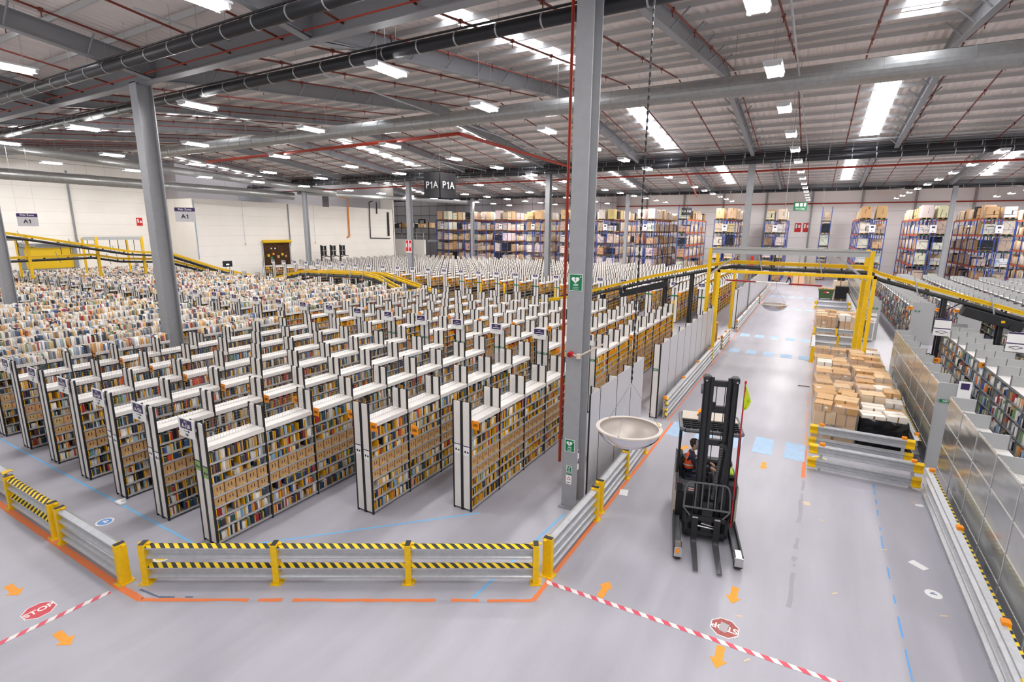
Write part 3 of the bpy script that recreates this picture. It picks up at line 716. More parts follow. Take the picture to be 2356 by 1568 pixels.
paper(-1.55,35.0,.3,.3,.16,'white scrap on the aisle floor before the far mirror',SIGNW); paper(.51,13.41,.3,.14,.18,'small pale paper scrap beside the tyre streak',mat('kraft','ddc9b0',.8)); paper(2.85,14.7,.3,.16,.1,'crumpled white scrap at the foot of the long barrier'); pass
for x,y,a,l in ((.81,12.72,0,'tiny wood splinter near the lane barrier'),(1.92,12.1,.4,'small yellowish scrap on the worn blue line'),(-.42,8.54,.5,'thin curled strip beside the worn stop sign'),(1.0,10.03,.8,'little brown chip in the middle of the empty floor'),(-.2,7.6,.9,'small cream scrap by the striped tape'),(2.6,10.33,.4,'thin wood sliver near the round white sticker'),(2.75,14.8,.1,'white flake near the long barrier')):
    paper(x,y,a,.12,.03,l,mat('kraft','ddc9b0',.8))
t=thing('fallen_bracket','white plastic foot lying at the end of row A-154','bracket',(XR(4)+.1,5.1,0)); MB().bevbox(-.16,.1,-.12,.02,0,.05,.01,SIGNW).build('foot_plate',t); MB().box(.04,.08,-.06,.02,.05,.12,SIGNW).build('foot_tab',t)
o=MB().box(-.2,.2,-.012,.012,.01,.03,DARK).poly([(-.24,-.03),(-.16,-.03),(-.2,.05)],.005,.03,DARK).build('strap_tool',None,(.25,24.5,0),.1); tag(o,'black metal strap lying at the lane edge beside the pallets','strap')

# ------------------------------------------------------------------ barriers
PROF=[(-.05,.27),(.0,.29),(.10,.262),(.10,.232),(.03,.19),(.03,.115),(.10,.075),(.10,.045),(.0,.0)]
def post(t,x,y,out,hgt=.78,m=YEL,orange=False):
    o=Vector((*out,0)).normalized(); a=math.atan2(o.y,o.x); M=Matrix.Translation((x,y,0))@Matrix.Rotation(a,4,'Z')
    if not orange:
        p=MB().bevbox(-.06,.125,-.055,.055,.012,hgt,.006,m,M).box(-.03,.03,-.11,.11,hgt-.03,hgt-.015,m,M).build('post',t)
        MB().box(-.05,.115,-.045,.045,hgt,hgt+.008,DARK,M).build('post_cap',p)
        MB().box(-.11,.17,-.11,.11,0,.014,m,M).build('foot_plate',p)
        for sx in (-.085,.148):
            for sy in (-.085,.085): MB().tube(M@Vector((sx,sy,.014)),M@Vector((sx,sy,.03)),.014,GAL,6).build('bolt',p)
    else:
        p=MB().box(-.04,.04,-.04,.04,.012,hgt,GAL,M).build('post',t); MB().bevbox(-.055,.055,-.06,.06,hgt-.09,hgt+.02,.008,ORG,M).build('orange_cap',p); MB().box(-.09,.09,-.09,.09,0,.012,GAL,M).build('foot_plate',p)
def barrier(label,p0,p1,out,posts,top=None,mid=None,orange=False,ends=(),hz=(.455,.06),group='crash barriers',rmat=GAL,ph=.78):
    t=thing('crash_barrier',label,'barrier',(p0[0],p0[1],0),0,group)
    D=Vector((*p1,0))-Vector((*p0,0)); L=D.length; u=D/L; o=Vector((*out,0)).normalized()
    for k,(z,hm) in enumerate(zip(hz,(top,mid))):
        # rail built in a frame whose x axis runs along it, so the stripes follow the rail
        M=Matrix((( u.x,-u.y,0,0),(u.y,u.x,0,0),(0,0,1,0),(0,0,0,1)))
        s=1 if M.to_3x3()@Vector((0,1,0))@o>0 else -1 if False else 1
        mb=MB(); loc_o=M.to_3x3().inverted()@o
        pr=[(d,zz) for d,zz in PROF]
        mb.extr(pr,(0,0,z),(L,0,z),loc_o,rmat,mm=({0:hm,1:hm} if abs(u.y)<.9 else {0:hm}) if hm else None)
        mb.extr([(d-.006,zz-.004) for d,zz in pr][::-1],(0,0,z),(L,0,z),loc_o,rmat)
        r=mb.build('rail',t); r.rotation_euler=(0,0,math.atan2(u.y,u.x))
    for s in posts: post(t,u.x*s,u.y*s,out,ph,orange=orange)
    for s in ends:
        for z in hz:
            mb=MB(); a=u*(s-.1); b=u*(s+.1)
            mb.extr([(d+.012,zz) for d,zz in PROF],a+Vector((0,0,z)),b+Vector((0,0,z)),o,YEL); mb.extr([(d-.02,zz) for d,zz in PROF],a+Vector((0,0,z)),b+Vector((0,0,z)),o,YEL)
            mb.build('yellow_end_cap',t)
    return t
v=Vector((3.75-9.93+0,0)); 
barrier('striped yellow and black crash barrier in front of row A-158, four posts',(-9.93,3.98),(-3.78,7.62),(.51,-.86),(0,2.36,4.77,7.1),HAZ,HAZ)
barrier('grey crash barrier meeting the striped middle barrier at the corner',(-12.7,3.75),(-10.24,3.75),(0,-1),(.0,2.44))
barrier('striped crash barrier beyond the plain grey one at the corner, near row A-152',(-15.35,3.75),(-13.0,3.75),(0,-1),(.0,2.3),HAZ,HAZ,ends=())
barrier('grey crash barrier with yellow end caps at the picture edge',(-19,3.85),(-15.7,3.85),(0,-1),(.6,),ends=(3.2,))
barrier('grey crash barrier beside the foot of the AED column',(-3.72,7.85),(-3.68,10.15),(1,0),(0,2.3))
barrier('grey crash barrier starting behind the AED column barrier',(-3.70,10.5),(-3.72,12.45),(1,0),(0,1.95))
barrier('short crash barrier with a striped lower rail below the near dome mirror',(-3.72,12.5),(-3.76,14.3),(1,0),(1.8,),None,HAZ)
for a,b,l in ((17.4,29.4,'long grey crash barrier with orange caps beside the forklift aisle panels'),(30.0,33.3,'short grey crash barrier with orange caps under the gantry'),(36.2,51.4,'grey crash barrier with orange caps beyond the gantry'),(52.2,66,'farthest grey crash barrier with orange caps near the racks')):
    n=max(2,int((b-a)/2.9)); barrier(l,(-3.92,a),(-3.95,b),(1,0),[.1+(b-a-.2)*i/n for i in range(n+1)],orange=True,ends=(.1,),group='grey aisle barriers with orange caps')
barrier('double grey crash barrier with yellow ends standing first before the pallets',(.47,15.62),(2.95,15.62),(0,-1),(.3,2.3),orange=True,ends=(.1,2.4))
barrier('second grey crash barrier with yellow ends right before the wrapped pallets',(.47,17.3),(3.0,17.35),(0,-1),(.3,2.3),orange=True,ends=(.1,2.45))
barrier('long grey barrier with striped top along the near metal shelving',(3.06,7.2),(3.06,15.4),(-1,0),(.95,2.2,5.1,8.0),HAZ,None,orange=True,ends=(.95,))
barrier('long grey barrier with striped top between pallets and metal shelving',(3.12,17.4),(3.12,30.5),(-1,0),(.5,3.4,6.4,9.4,12.6),HAZ,None,orange=True)
barrier('grey lane barrier with yellow uprights just before the gantry posts',(.47,33.7),(2.7,33.8),(0,-1),(.05,1.2,2.1))
barrier('grey lane barrier with yellow uprights right under the conveyor',(.47,36.3),(2.8,36.4),(0,-1),(.05,1.2,2.2))
barrier('pale far lane barrier beyond the second group of pallets',(.47,51.1),(3.1,51.1),(0,-1),(.2,2.4),orange=True,ends=(.1,2.5))
barrier('far side barrier with orange caps along the second group of pallets',(3.2,41),(3.2,66),(-1,0),(.5,6,12,18,24),orange=True)
barrier('yellow ended lane edge barrier between the two near pallet groups',(.5,29.6),(.5,33.6),(-1,0),(.0,4.0),orange=False,ends=(.1,3.9))

# ------------------------------------------------------------------ grey metal shelving
GP=mat('zinc_panel','c2c3c2',.2,.8,noise=.05,scale=1.2); GF=mat('grey_frame','8c8e92',.45,.2); GT=mat('pale_shelf_top','dedad6',.5); GD=mat('grey_divider','b3b5b6',.45,.25); STRIP=mat('bright_strip','dcd9d2',.3,.5)
GL=[.1,.5,.9,1.3,1.7,2.08]
nt=GP.node_tree; b=nt.nodes['Principled BSDF']; tc=nt.nodes.new('ShaderNodeTexCoord'); mp=nt.nodes.new('ShaderNodeMapping'); mp.inputs['Scale'].default_value=(1,.9,2.2)
nz=nt.nodes.new('ShaderNodeTexNoise'); nz.inputs['Scale'].default_value=1.3; nz.inputs['Detail'].default_value=1; bp=nt.nodes.new('ShaderNodeBump'); bp.inputs['Strength'].default_value=.25; bp.inputs['Distance'].default_value=.08
gi=nt.nodes.new('ShaderNodeNewGeometry'); nt.links.new(gi.outputs['Position'],mp.inputs[0]); nt.links.new(mp.outputs[0],nz.inputs[0]); nt.links.new(nz.outputs['Fac'],bp.inputs['Height']); nt.links.new(bp.outputs[0],b.inputs['Normal'])
def gbay(half=False,w_=1.05,bl=1.32):
    m=MB()
    m.box(0,w_,0,.025,0,2.42,GF if False else GD)
    m.box(w_/2-.012 if not half else w_-.02,w_/2+.012 if not half else w_,0,.03,0,2.42,GF)
    m.box(0,.03,0,.04,0,2.42,GF)
    for z in GL[:-1]: m.box(0,w_,.025,bl,z,z+.025,GF)
    m.box(0,w_,.025,bl,2.08,2.11,GT)
    if not half: m.box(w_/2-.006,w_/2+.006,.02,bl,.1,2.08,GF)
    m.box(0,.012,.025,bl,2.05,2.115,GF)
    return m.mesh('shelf_bay')
GB=gbay(); GBH=gbay(True,.5)
gp=MB().box(-.006,0,.02,1.3,.04,2.42,GP)
pnl=gp.mesh('zinc_back_sheet'); stm=MB().box(-.012,-.006,.03,1.29,-.012,.012,STRIP).mesh('bright_seam'); vst=MB().box(-.014,.0,-.015,.02,.0,2.42,GD).mesh('seam_post')
gbooks=[];gcol=[]; rg=random.Random(5)
GPAL=[lin(c) for c in ('e8e4de','f3efe8','2b2c33','c79c6a','b88a58','8fa8c8','35508c','a03038','d7d3cc','6d7078','efe6d0','e07a30','1d1d22','c7c9cc','7d9a6a')]
def gfill(x0,y,bl,z,hmax,d=.36):
    yy=y+.05
    while yy<y+bl-.04:
        t=rg.uniform(.02,.11)
        if rg.random()<.22: yy+=t; continue
        h=hmax*rg.uniform(.45,.95); c=rg.choice(GPAL); v=rg.uniform(.8,1.1)
        xx=x0+rg.uniform(0,.06); gbooks.append((xx,xx+d*rg.uniform(.5,.9),yy,yy+t,z,z+h)); gcol.append(tuple(min(1,a*v) for a in c)); yy+=t+.004
def metal_row(x,ys,label,half=False,w_=1.05,panel=False,bl=1.32):
    t=thing('metal_shelving',label,'shelving',(x,ys[0],0),0,'grey metal shelving rows'); oy=ys[0]
    for y in ys:
        if not vis(x,x+w_,y,y+bl): continue
        put(GBH if half else GB,'shelf_bay',t,(0,y-oy,0))
        if panel:
            b=put(pnl,'zinc_back_sheet',t,(-.001,y-oy,0))
            for z in (.55,1.15,1.75,2.39): put(stm,'bright_seam',b,(0,0,z))
            put(vst,'seam_post',t,(0,y-oy,0))
        else:
            for z in GL[:-1]: gfill(x+.02,y,bl,z+.025,.33)
        if half:
            pass
    e=MB().box(0,w_ if not half else .5,0,.03,0,2.45,GD).build('end_panel',t,(0,ys[0]-.03-oy,0)); MB().box(0,w_ if not half else .5,0,.03,0,2.42,GD).build('end_panel',t,(0,ys[-1]+bl-oy,0))
    return t
metal_row(3.33,[6.86+1.32*i for i in range(7)],'zinc backed metal shelving nearest the camera with mirror-like panels',True,.5,True)
metal_row(3.33,[17.5+1.32*i for i in range(7)],'zinc backed metal shelving with the FAST end panel beside the wrapped pallets',True,.5,True)
metal_row(3.33,[38+1.32*i for i in range(20)],'far zinc backed metal shelving beyond the gantry posts',True,.5,True)
for j,x in enumerate((5.3,7.55,9.8)):
    metal_row(x,[13.0+1.32*i for i in range(13)],f'open grey metal shelving, {ordn(j+1)} row behind the zinc panels')
for j,x in enumerate((5.36,7.5,9.65,11.8,13.95,16.1,18.3)):
    metal_row(x,[38+1.32*i for i in range(21)],f'far open grey metal shelving beyond the conveyor, {ordn(j+1)} row from the aisle')
bulk('shelf_stock',gbooks,gcol,'mixed stock filling the grey metal shelving','stock',BULK)
fast(3.52,17.44,1.95,'green FAST label on the end panel beside the wrapped pallets',.28)
fast(3.55,37.94,1.95,'green FAST label on the far end panel beyond the gantry',.28)
for j,x in enumerate((5.36,7.5,9.65)): fast(x+.25,37.94,1.95,f'green FAST label on the {ordn(j+1)} far metal row end',.26); 
fast(7.5+.78,37.94,1.95,'second green FAST label on the second far metal row end',.26)
for x,y,s_,l in ((5.31,22.3,'300','orange 300 tag on the first open metal row'),(4.0,22.3,'300','orange 300 tag behind the zinc backed shelving'),(5.22,37.9,'400','orange 400 tag left of the first far metal row end'),(6.55,37.9,'400','orange 400 tag right of the first far metal row end'),(7.36,37.9,'400','orange 400 tag left of the second far metal row end'),(8.69,37.9,'400','orange 400 tag right of the second far metal row end'),(9.51,37.9,'400','orange 400 tag left of the third far metal row end')):
    t=thing('number_tag',l,'number tag',(x,y,2.12),0,'orange bay number tags'); MB().box(-.15,.15,-.006,.006,-.09,.09,TAGO).build('tag_plate',t); text(s_,.11,t,(0,-.01,0),(R_(90),0,0),INK,bold=.001)
row_sign(0,1,17.35,3.95,2.4,'','',False) if 0 else None
t=thing('aisle_sign','white sign with a purple square on the FAST end panel beside the pallets','sign',(3.86,17.45,2.35)); MB().box(-.14,.14,-.01,0,-.26,.2,SIGNW).build('sign_plate',t); MB().box(-.09,.09,-.014,-.01,-.02,.15,PURP).build('purple_field',t)
t=thing('notice','white and purple notice on the far FAST end panel beyond the gantry','notice',(3.55,37.95,1.35)); MB().box(-.16,.16,-.01,0,-.3,.3,SIGNW).build('sheet',t); MB().box(-.15,.15,-.014,-.01,.05,.1,PURP).box(-.12,.12,-.014,-.01,-.2,-.16,SIGNR).build('print',t)
# twin purple-white hanging information boards
for x,y,l in ((5.0,27.6,'white and purple information board hung on the first black conveyor leg'),(6.75,25.2,'white and purple information board hung on the second black conveyor leg')):
    t=thing('information_board',l,'sign',(x,y,2.6)); MB().box(-.28,.28,-.01,.01,-.42,.3,SIGNW).build('board',t); MB().box(-.28,.28,-.014,-.01,.24,.3,PURP).box(-.28,.28,-.014,-.01,-.13,-.09,PURP).build('purple_bands',t)
    MB().path([(-.2,-.016,-.25),(0,-.016,-.2),(.2,-.016,-.25),(0,-.016,-.32),(-.2,-.016,-.25)],.008,PURP,5).build('oval_mark',t)

# ------------------------------------------------------------------ pallet racking
def frame_mesh(H,dep=1.1):
    m=MB()
    for x in (0,dep): m.box(x-.04,x+.04,-.03,.03,0,H,BLUE)
    z=.3; s=0
    while z+1.1<H:
        a,b=((0,z),(dep,z+1.1)) if s else ((dep,z),(0,z+1.1)); m.tube((a[0],0,a[1]),(b[0],0,b[1]),.014,BLUE,4); m.box(0,dep,-.012,.012,z-.015,z+.015,BLUE); z+=1.1; s=1-s
    return m.mesh('blue_frame')
FR=frame_mesh(8.05); FRT=frame_mesh(9.9)
bm_=MB().box(-.03,.03,.04,2.76,-.13,0,ORB).mesh('orange_beam'); GRN=mat('green_sheet','2f4a3c',.7)
deck=MB().box(.04,1.06,.05,2.75,-.02,.0,mat('deck_mesh','54585c',.6)).mesh('shelf_deck')
RZ=[1.35,3.0,4.65,6.32,8.0]
PALC=['f2ece6','e6dcd2','d2aa7a','e0bd92','d8b488','c79f72','ead5ba','e8ded2','dccfc2','2a2a2e','d0b290','f0e6d8','d8c4ac','c8b49c','e2d2c0']
def load_mesh(seed,h):
    r=random.Random(seed); m=MB(); PLT=mat('pallet_wood','b08858',.85)
    for x in (.0,.44,.88): m.box(x,x+.12,0,1.15,0,.12,PLT)
    for i in range(5): m.box(0,1.0,i*.25,i*.25+.15,.11,.14,PLT)
    z=.14
    while z<h-.15:
        hh=min(h-z,r.uniform(.25,.5)); n=r.choice((1,2,2,3)); e=[0]+sorted(r.uniform(.25,.75)+0*i for i in range(n-1))+[1]
        for a,b in zip(e[:-1],e[1:]):
            if b-a<.08: continue
            q=r.uniform(0,.03)
            m.box(a*1.0+.01+q,b*1.0-.005-q*.5,.02+q,1.1-q,z,z+hh*r.choice((1,1,1,.85)),COVER)
        z+=hh
    return m.mesh('pallet_load')
LDS=[load_mesh(i,h) for i,h in enumerate((1.35,1.2,1.4,1.0,1.3,.85,1.45,1.15))]
loads=[]
def rack(cx,y0,y1,label,double=True,tall=False,right=False,nm=''):
    t=thing('pallet_rack',label,'pallet rack',(cx,y0,0),0,'blue and orange pallet racks')
    offs=(-1.25,.15) if double else (-.55,)
    n=int((y1-y0)/2.8)
    for o in offs:
        for i in range(n+1):
            put(FRT if (tall and i==0) else FR,'blue_frame',t,(o,i*2.8,0))
        for i in range(n):
            for z in RZ:
                put(bm_,'orange_beam',t,(o if (o<0)==right or not double and right else o+1.1,i*2.8,z)) 
                if i==0: put(deck,'shelf_deck',t,(o,i*2.8,z))
    for z in RZ:
        for o in offs: MB().box(o,o+1.1,-.05,.0,z-.1,z,GRN).build('green_end_sheet',t)
    for i in range(n):
        for o in offs:
            for z in [0]+RZ:
                seen=(i==0) or ((o>-.6)!=right) or not double
                if not seen: continue
                for q in range(2):
                    if rng.random()<.06 and z<8: continue
                    loads.append((cx+o+.05,y0+i*2.8+.12+q*1.35,z,i,('left' if o<-.6 else 'right' if double else 'only')+' half of '+nm,2*i+q+1))
    if double:
        s=thing('rack_sign','white and purple hanging number sign on '+label[:40],'sign',(cx,y0-.12,6.95),0,'white number signs on the rack ends'); s['label']='white number sign on the '+label.replace('double ','').replace('blue and orange ','')
        MB().box(-.3,.3,-.01,.01,-.42,.42,SIGNW).build('sign_plate',s); MB().box(-.14,.14,-.014,-.01,.08,.26,PURP).box(-.04,.04,-.014,-.01,-.3,-.2,INK).build('print',s); MB().box(-.2,.2,.01,.07,.0,.06,WIRE).build('bracket',s)
L_=[-55.2,-49.4,-43.6,-37.8,-32.1,-26.2,-20.5]
for i,x in enumerate(L_): rack(x,72,88.5,f'double blue and orange rack, {ordn(i+1)} counted from the mezzanine',tall=False,nm=f'{ordn(i+1)} rack from the mezzanine')
rack(-15.6,72,88.5,'single tall ended rack beside the hanging P1A sign',double=False,tall=True,nm='the rack by the far P1A sign')
rack(-10.3,72,88.5,'double rack just left of the aisle gantry',nm='the rack left of the gantry'); rack(-4.9,78,88.8,'double rack straight behind the aisle gantry',nm='the rack behind the gantry')

rack(.9,84,89.4,'single tall ended rack standing before the white end wall',double=False,tall=True,nm='the lone end wall rack')
for i,x in enumerate((5.3,10.75,16.1,21.4)): rack(x,72,88.5,f'double blue and orange rack, {ordn(i+1)} beyond the metal shelving',right=True,nm=f'{ordn(i+1)} rack past the metal shelving')
loads.sort(key=lambda l:(0 if l[3]==0 and l[2]>1.4 else 1,l[3],-l[2]))
lc=[l for l in loads if -40<pj(l[0],l[1],l[2])[0]<2400 and (l[2]>1.3 or abs(l[0])<9)]
lv={0:'floor',1.35:'lowest shelf',3.0:'second shelf',4.65:'third shelf',6.32:'fourth shelf',8.0:'top shelf'}
for n,(x,y,z,i,lab,dp) in enumerate(lc[:300]):
    c=lin(rng.choice(PALC)); me=rng.choice(LDS if z<8 else LDS[:3]+LDS[4:5]+LDS[6:7]); me=rng.choice(LDS[3:6]) if z==0 else me
    o=put(me,'pallet_load',None,(x,y,z)); o.color=(*[v*rng.uniform(.9,1.1) for v in c],1)
    tag(o,f'carton load, {lv[z]}, {ordn(dp)} back, {lab}','pallet load','pallet loads in the racks')
A=[];C=[]
for (x,y,z,i,lab,dp) in lc[300:]:
    h=rng.uniform(.9,1.4) if z<8 else rng.uniform(1.0,1.5); k=rng.choice((2,3,4)); A.append((x,x+1,y,y+1.15,z,z+.13)); C.append(lin('a88358'))
    for q in range(k):
        hh=h*rng.uniform(.7,1); c=lin(rng.choice(PALC)); A.append((x+.02,x+.98,y+1.15*q/k,y+1.15*(q+1)/k-.02,z+.14,z+hh)); C.append(c)
bulk('pallet_loads',A,C,'remaining wrapped cartons and goods deep inside the pallet racks','pallet loads',BULK)

# ------------------------------------------------------------------ yellow gantry and height portal
t=thing('yellow_gantry','tall yellow posted gantry with grey top beams carrying the conveyor across the aisle','gantry',(-4.6,28.3,0))
for x in (0,6.85):
    for y in (0,2.4): MB().bevbox(x-.085,x+.085,y-.085,y+.085,0,5.6,.01,YEL).build('post',t)
for y in (-.02,2.42): MB().box(.09,6.76,y-.09,y+.09,5.32,5.36,GD).box(.09,6.76,y-.012,y+.012,5.36,5.58,GD).box(.09,6.76,y-.09,y+.09,5.56,5.6,GD).build('top_beam',t)
for x in (0,6.85): MB().box(x-.06,x+.06,.08,2.32,5.4,5.55,GD).build('side_beam',t)
MB().tube((.1,0,4.3),(1.35,0,5.34),.05,GD,6).build('brace',t); MB().tube((6.75,0,4.3),(5.5,0,5.34),.05,GD,6).build('brace',t)
for x in (1.3,2.9,4.0,5.3): MB().box(x-.03,x+.03,1.1,1.16,4.6,5.34,DARK if x in(2.9,) else GD).build('hanger_rod',t)
t=thing('height_portal','yellow square portal frame over the aisle in front of the tall gantry','portal',(-3.92,27,0))
for x in (0,6.28):
    MB().bevbox(x-.07,x+.07,-.07,.07,0,4.6,.01,YEL).build('post',t); MB().bevbox(x-.07,x+.07,5.9,6.04,0,4.2,.01,YEL).build('post',t)
MB().bevbox(-.07,6.35,-.07,.07,4.46,4.6,.01,YEL).build('top_beam',t); 
o=MB().tube((-4.3,32.4,3.66),(-2.7,32.4,3.64),.045,mat('bar_red','a02732',.5),10).tube((-2.7,32.4,3.64),(-1.05,32.4,3.62),.045,SIGNW,10).tube((-1.05,32.4,3.62),(.55,32.4,3.6),.045,mat('bar_red','a02732',.5),10).build('height_bar'); tag(o,'red and white height warning bar hung across the aisle behind the portal','height bar')
for i,x in enumerate((-3.9,.1)): tag(MB().tube((x,32.4,3.7),(x,32.4,roofz(32.4)-.2),.008,WIRE,4).build('suspension_wire'),f'thin wire holding the {("panel side","pallet side")[i]} end of the height warning bar','wire')

# ------------------------------------------------------------------ conveyors
def conveyor(pts,label,legs=(),w_=.55,fl=0,arms=2.6,lane2=None):
    t=thing('conveyor',label,'conveyor',pts[0],0,'yellow sided overhead conveyors'); P=[Vector(p)-Vector(pts[0]) for p in pts]
    belt=MB(); g1=MB(); g2=MB(); rl=MB()
    for a,b in zip(P[:-1],P[1:]):
        d=(b-a); h=Vector((d.x,d.y,0)).normalized(); n=Vector((-h.y,h.x,0)); up=Vector((0,0,1))
        def slab(mb,o0,o1,z0,z1,m):
            vs=[a+n*o0+up*z0,a+n*o1+up*z0,a+n*o1+up*z1,a+n*o0+up*z1]; vs+=[v+d for v in vs]; mb.add(vs,[(0,1,2,3),(7,6,5,4),(0,4,5,1),(1,5,6,2),(2,6,7,3),(3,7,4,0)],m)
        slab(belt,-w_/2,w_/2,-.36,-.24,DARK); 
        for s in (-1,1): belt.tube(a+n*s*(w_/2+.03)+up*-.33,b+n*s*(w_/2+.03)+up*-.33,.075,DARK,8)
        for s,g in ((-1,g1),(1,g2)):
            slab(g,s*w_/2-.02,s*w_/2+.02,-.15,.0,YEL); slab(g,s*w_/2-.05,s*w_/2+.05,-.03,.01,YEL)
        L=d.length; k=0.3
        while k<L:
            q=a+d*(k/L)
            for s in (-1,1): belt.box(q.x-.03,q.x+.03,q.y+n.y*s*w_/2-.05,q.y+n.y*s*w_/2+.05,q.z-.27,q.z-.16,DARK)
            k+=1.5
    belt.build('belt_frame',t); g1.build('yellow_side_guard',t); g2.build('yellow_side_guard',t)
    for a,b in zip(P[:-1],P[1:]):
        L=(b-a).length; k=arms/2
        while k<L:
            q=a+(b-a)*(k/L); h=(b-a).normalized(); MB().tube(q-Vector((h.x*.1,h.y*.1,-.3)) ,q+Vector((h.x*.15,h.y*.15,-.6)),.03,GD,5).build('side_bracket',t,(0,-w_/2-.1,0)); k+=arms
    for lx,zt in legs:
        g=MB()
        for s in (-.22,.22): g.box(lx-.07,lx+.07,s-.06,s+.06,0,zt,DARK)
        g.tube((lx,-.22,zt*.55),(lx,.22,zt*.3),.02,DARK,5); g.tube((lx,0,zt-.7),(lx+.9,0,zt-.05),.025,DARK,5)
        g.build('leg',t,(0,0,-pts[0][2]))
    return t
Yc=29.3
conveyor([(-20.9,Yc,1.4),(-16.7,Yc,1.75),(-12.75,Yc,2.45),(-10.67,Yc,3.15),(-7.76,Yc,3.99),(-4.7,Yc,4.74),(-3.6,Yc,4.95)],'yellow sided conveyor sloping down from the gantry over the book shelves',legs=((10.3,2.7),(13.9,3.8),(15.3,4.1)))
conveyor([(-3.6,Yc,4.95),(2.2,Yc,4.9)],'level yellow sided conveyor span crossing the forklift aisle inside the gantry')
conveyor([(2.2,Yc,4.9),(2.8,Yc,4.6),(5.5,Yc,3.88),(7.8,Yc,3.25),(12.5,Yc,1.95)],'yellow sided conveyor sloping down over the grey metal shelving',legs=((3.0,3.7),(5.0,3.1),(7.0,2.5)))
conveyor([(-21.5,Yc,1.4),(-23.2,Yc,1.45),(-26.5,Yc,2.05),(-28.6,Yc,2.83),(-29.95,Yc,3.03),(-37,Yc,2.92),(-38.1,Yc,2.75),(-43,Yc,1.75)],'humped yellow sided conveyor in the middle of the book shelving',legs=((-8.4,2.4),(-12,2.4),(-15.5,2.3)))
conveyor([(-24,Yc+1.2,1.9),(-29.2,Yc+1.2,3.0),(-36,Yc+1.2,2.95),],'second humped conveyor right behind the middle one',legs=((-8.4,2.4),))
conveyor([(-50,14.2,5.99),(-50,20,4.85),(-50,22.1,4.42),(-50,25.4,4.15),(-50,29.5,2.6),(-47,33,1.4)],'upper yellow sided conveyor descending in front of the cream wall',arms=3)
conveyor([(-51,13.5,4.1),(-51,19.9,4.2),(-51,21.8,3.8),(-51,25.5,3.6),(-51,29.5,2.3)],'lower yellow sided conveyor in front of the big yellow roller door',arms=3)
for i,(x,y) in enumerate(((-50.6,15.8),(-50.6,20.15),(-50.6,23.5))):
    t=thing('support_frame',f'yellow posted support frame near the cream wall, {ordn(i+1)} from the picture edge','support frame',(x,y,0),0,'yellow conveyor support frames by the wall')
    MB().box(-.09,.09,-.09,.09,0,5.55,YEL).build('post',t); MB().box(-4.07,-3.93,.53,.67,0,5.4,YEL).build('post',t)
    MB().box(-.08,.08,-4.2 if i!=1 else -3.9,0,5.3,5.55,GD).build('grey_beam',t,(0,0,0 if i!=1 else -.55)); MB().tube((-4,.6,5.3),(0,0,5.3),.05,GD,6).build('cross_beam',t)
    for k in range(4): MB().tube((-.5,-.4-k*.6,5.3),(-.5,-.4-k*.6,4.2),.025,DARK,5).build('hanger_rod',t)
t=thing('motor_unit','black drive unit slung under the left half of the gantry conveyor','motor',(-8.2,Yc-.1,3.3)); MB().bevbox(-1.4,1.4,-.25,.25,-.3,.05,.03,DARK,Matrix.Rotation(-.28,4,'Y')).build('motor_casing',t); MB().tube((-1.2,-.3,-.2),(-1.2,.3,-.2),.12,TRUCK,12).build('drive_wheel',t)
t=thing('motor_unit','black drive unit slung under the conveyor over the metal shelving','motor',(6.9,Yc-.2,2.95)); MB().bevbox(-1.1,1.0,-.3,.3,-.3,.12,.03,DARK,Matrix.Rotation(.27,4,'Y')).build('motor_casing',t); MB().tube((.6,-.4,-.38),(.6,.35,-.38),.14,TRUCK,14).build('drive_wheel',t); MB().box(.2,.32,-.32,-.29,-.2,-.1,YEL).build('warning_plate',t)
for i,(x,y) in enumerate(((-18.6,31.2),(-20.3,30.8),(-14.5,30.9),(-11.2,31.0),(-6.4,28.9))):
    t=thing('yellow_guard_post',f'thin yellow guard post of the packing area beyond the shelves, {ordn(i+1)} toward the aisle' if i<4 else 'thin yellow post beside the black conveyor legs near the aisle panels','guard post',(x,y,0),0,'yellow guard posts'); MB().bevbox(-.05,.05,-.05,.05,0,2.7,.01,YEL).build('post',t); MB().box(-.1,.1,-.1,.1,0,.02,YEL).build('foot_plate',t)

# ------------------------------------------------------------------ dome mirrors
def mirror(x,y,z,r,label,chain_lab):
    t=thing('dome_mirror',label,'mirror',(x,y,z)); d=r*.62; SH=mat('mirror_dome','d9d9dc',.12,.95); IN=mat('dome_inside','bdb4ad',.45,.4)
    out=[(r*math.cos(a),-d*math.sin(a)) for a in [math.pi/2*i/10 for i in range(11)]]; out[-1]=(.001,-d)
    MB().lathe(out,(0,0,0),SH,40).build('mirror_dome',t,smooth=True)
    MB().lathe([(a*.97,b*.97+.004) for a,b in out],(0,0,0),IN,40).build('dome_inside',t,smooth=True)
    MB().lathe([(r*.93,.0),(r*.93,.012),(r*1.05,.012),(r*1.05,-.012),(r*.99,-.012)],(0,0,0),mat('dome_rim','cfc6bd',.5,.2),40).build('rim',t)
    for i in range(3):
        a=2*math.pi*i/3+.5; MB().tube((r*.98*math.cos(a),r*.98*math.sin(a),.01),(0,0,.75),.004,WIRE,4).build('suspension_wire',t); MB().tube((r*.98*math.cos(a),r*.98*math.sin(a),.0),(r*.98*math.cos(a),r*.98*math.sin(a),.03),.015,GAL,6).build('eye_bolt',t)
    m=MB(); zt=roofz(y)-z-.25; zz=.75; i=0
    while zz<zt:
        if i%2: m.box(-.014,.014,-.004,.004,zz,zz+.055,DARK if r>.45 and y<15 else WIRE)
        else: m.box(-.004,.004,-.014,.014,zz,zz+.055,DARK if r>.45 and y<15 else WIRE)
        zz+=.05; i+=1
    m.build('chain',t)
mirror(-2.27,7.75,3.27,.5,'big silver dome mirror hanging above the barrier beside the AED column','')
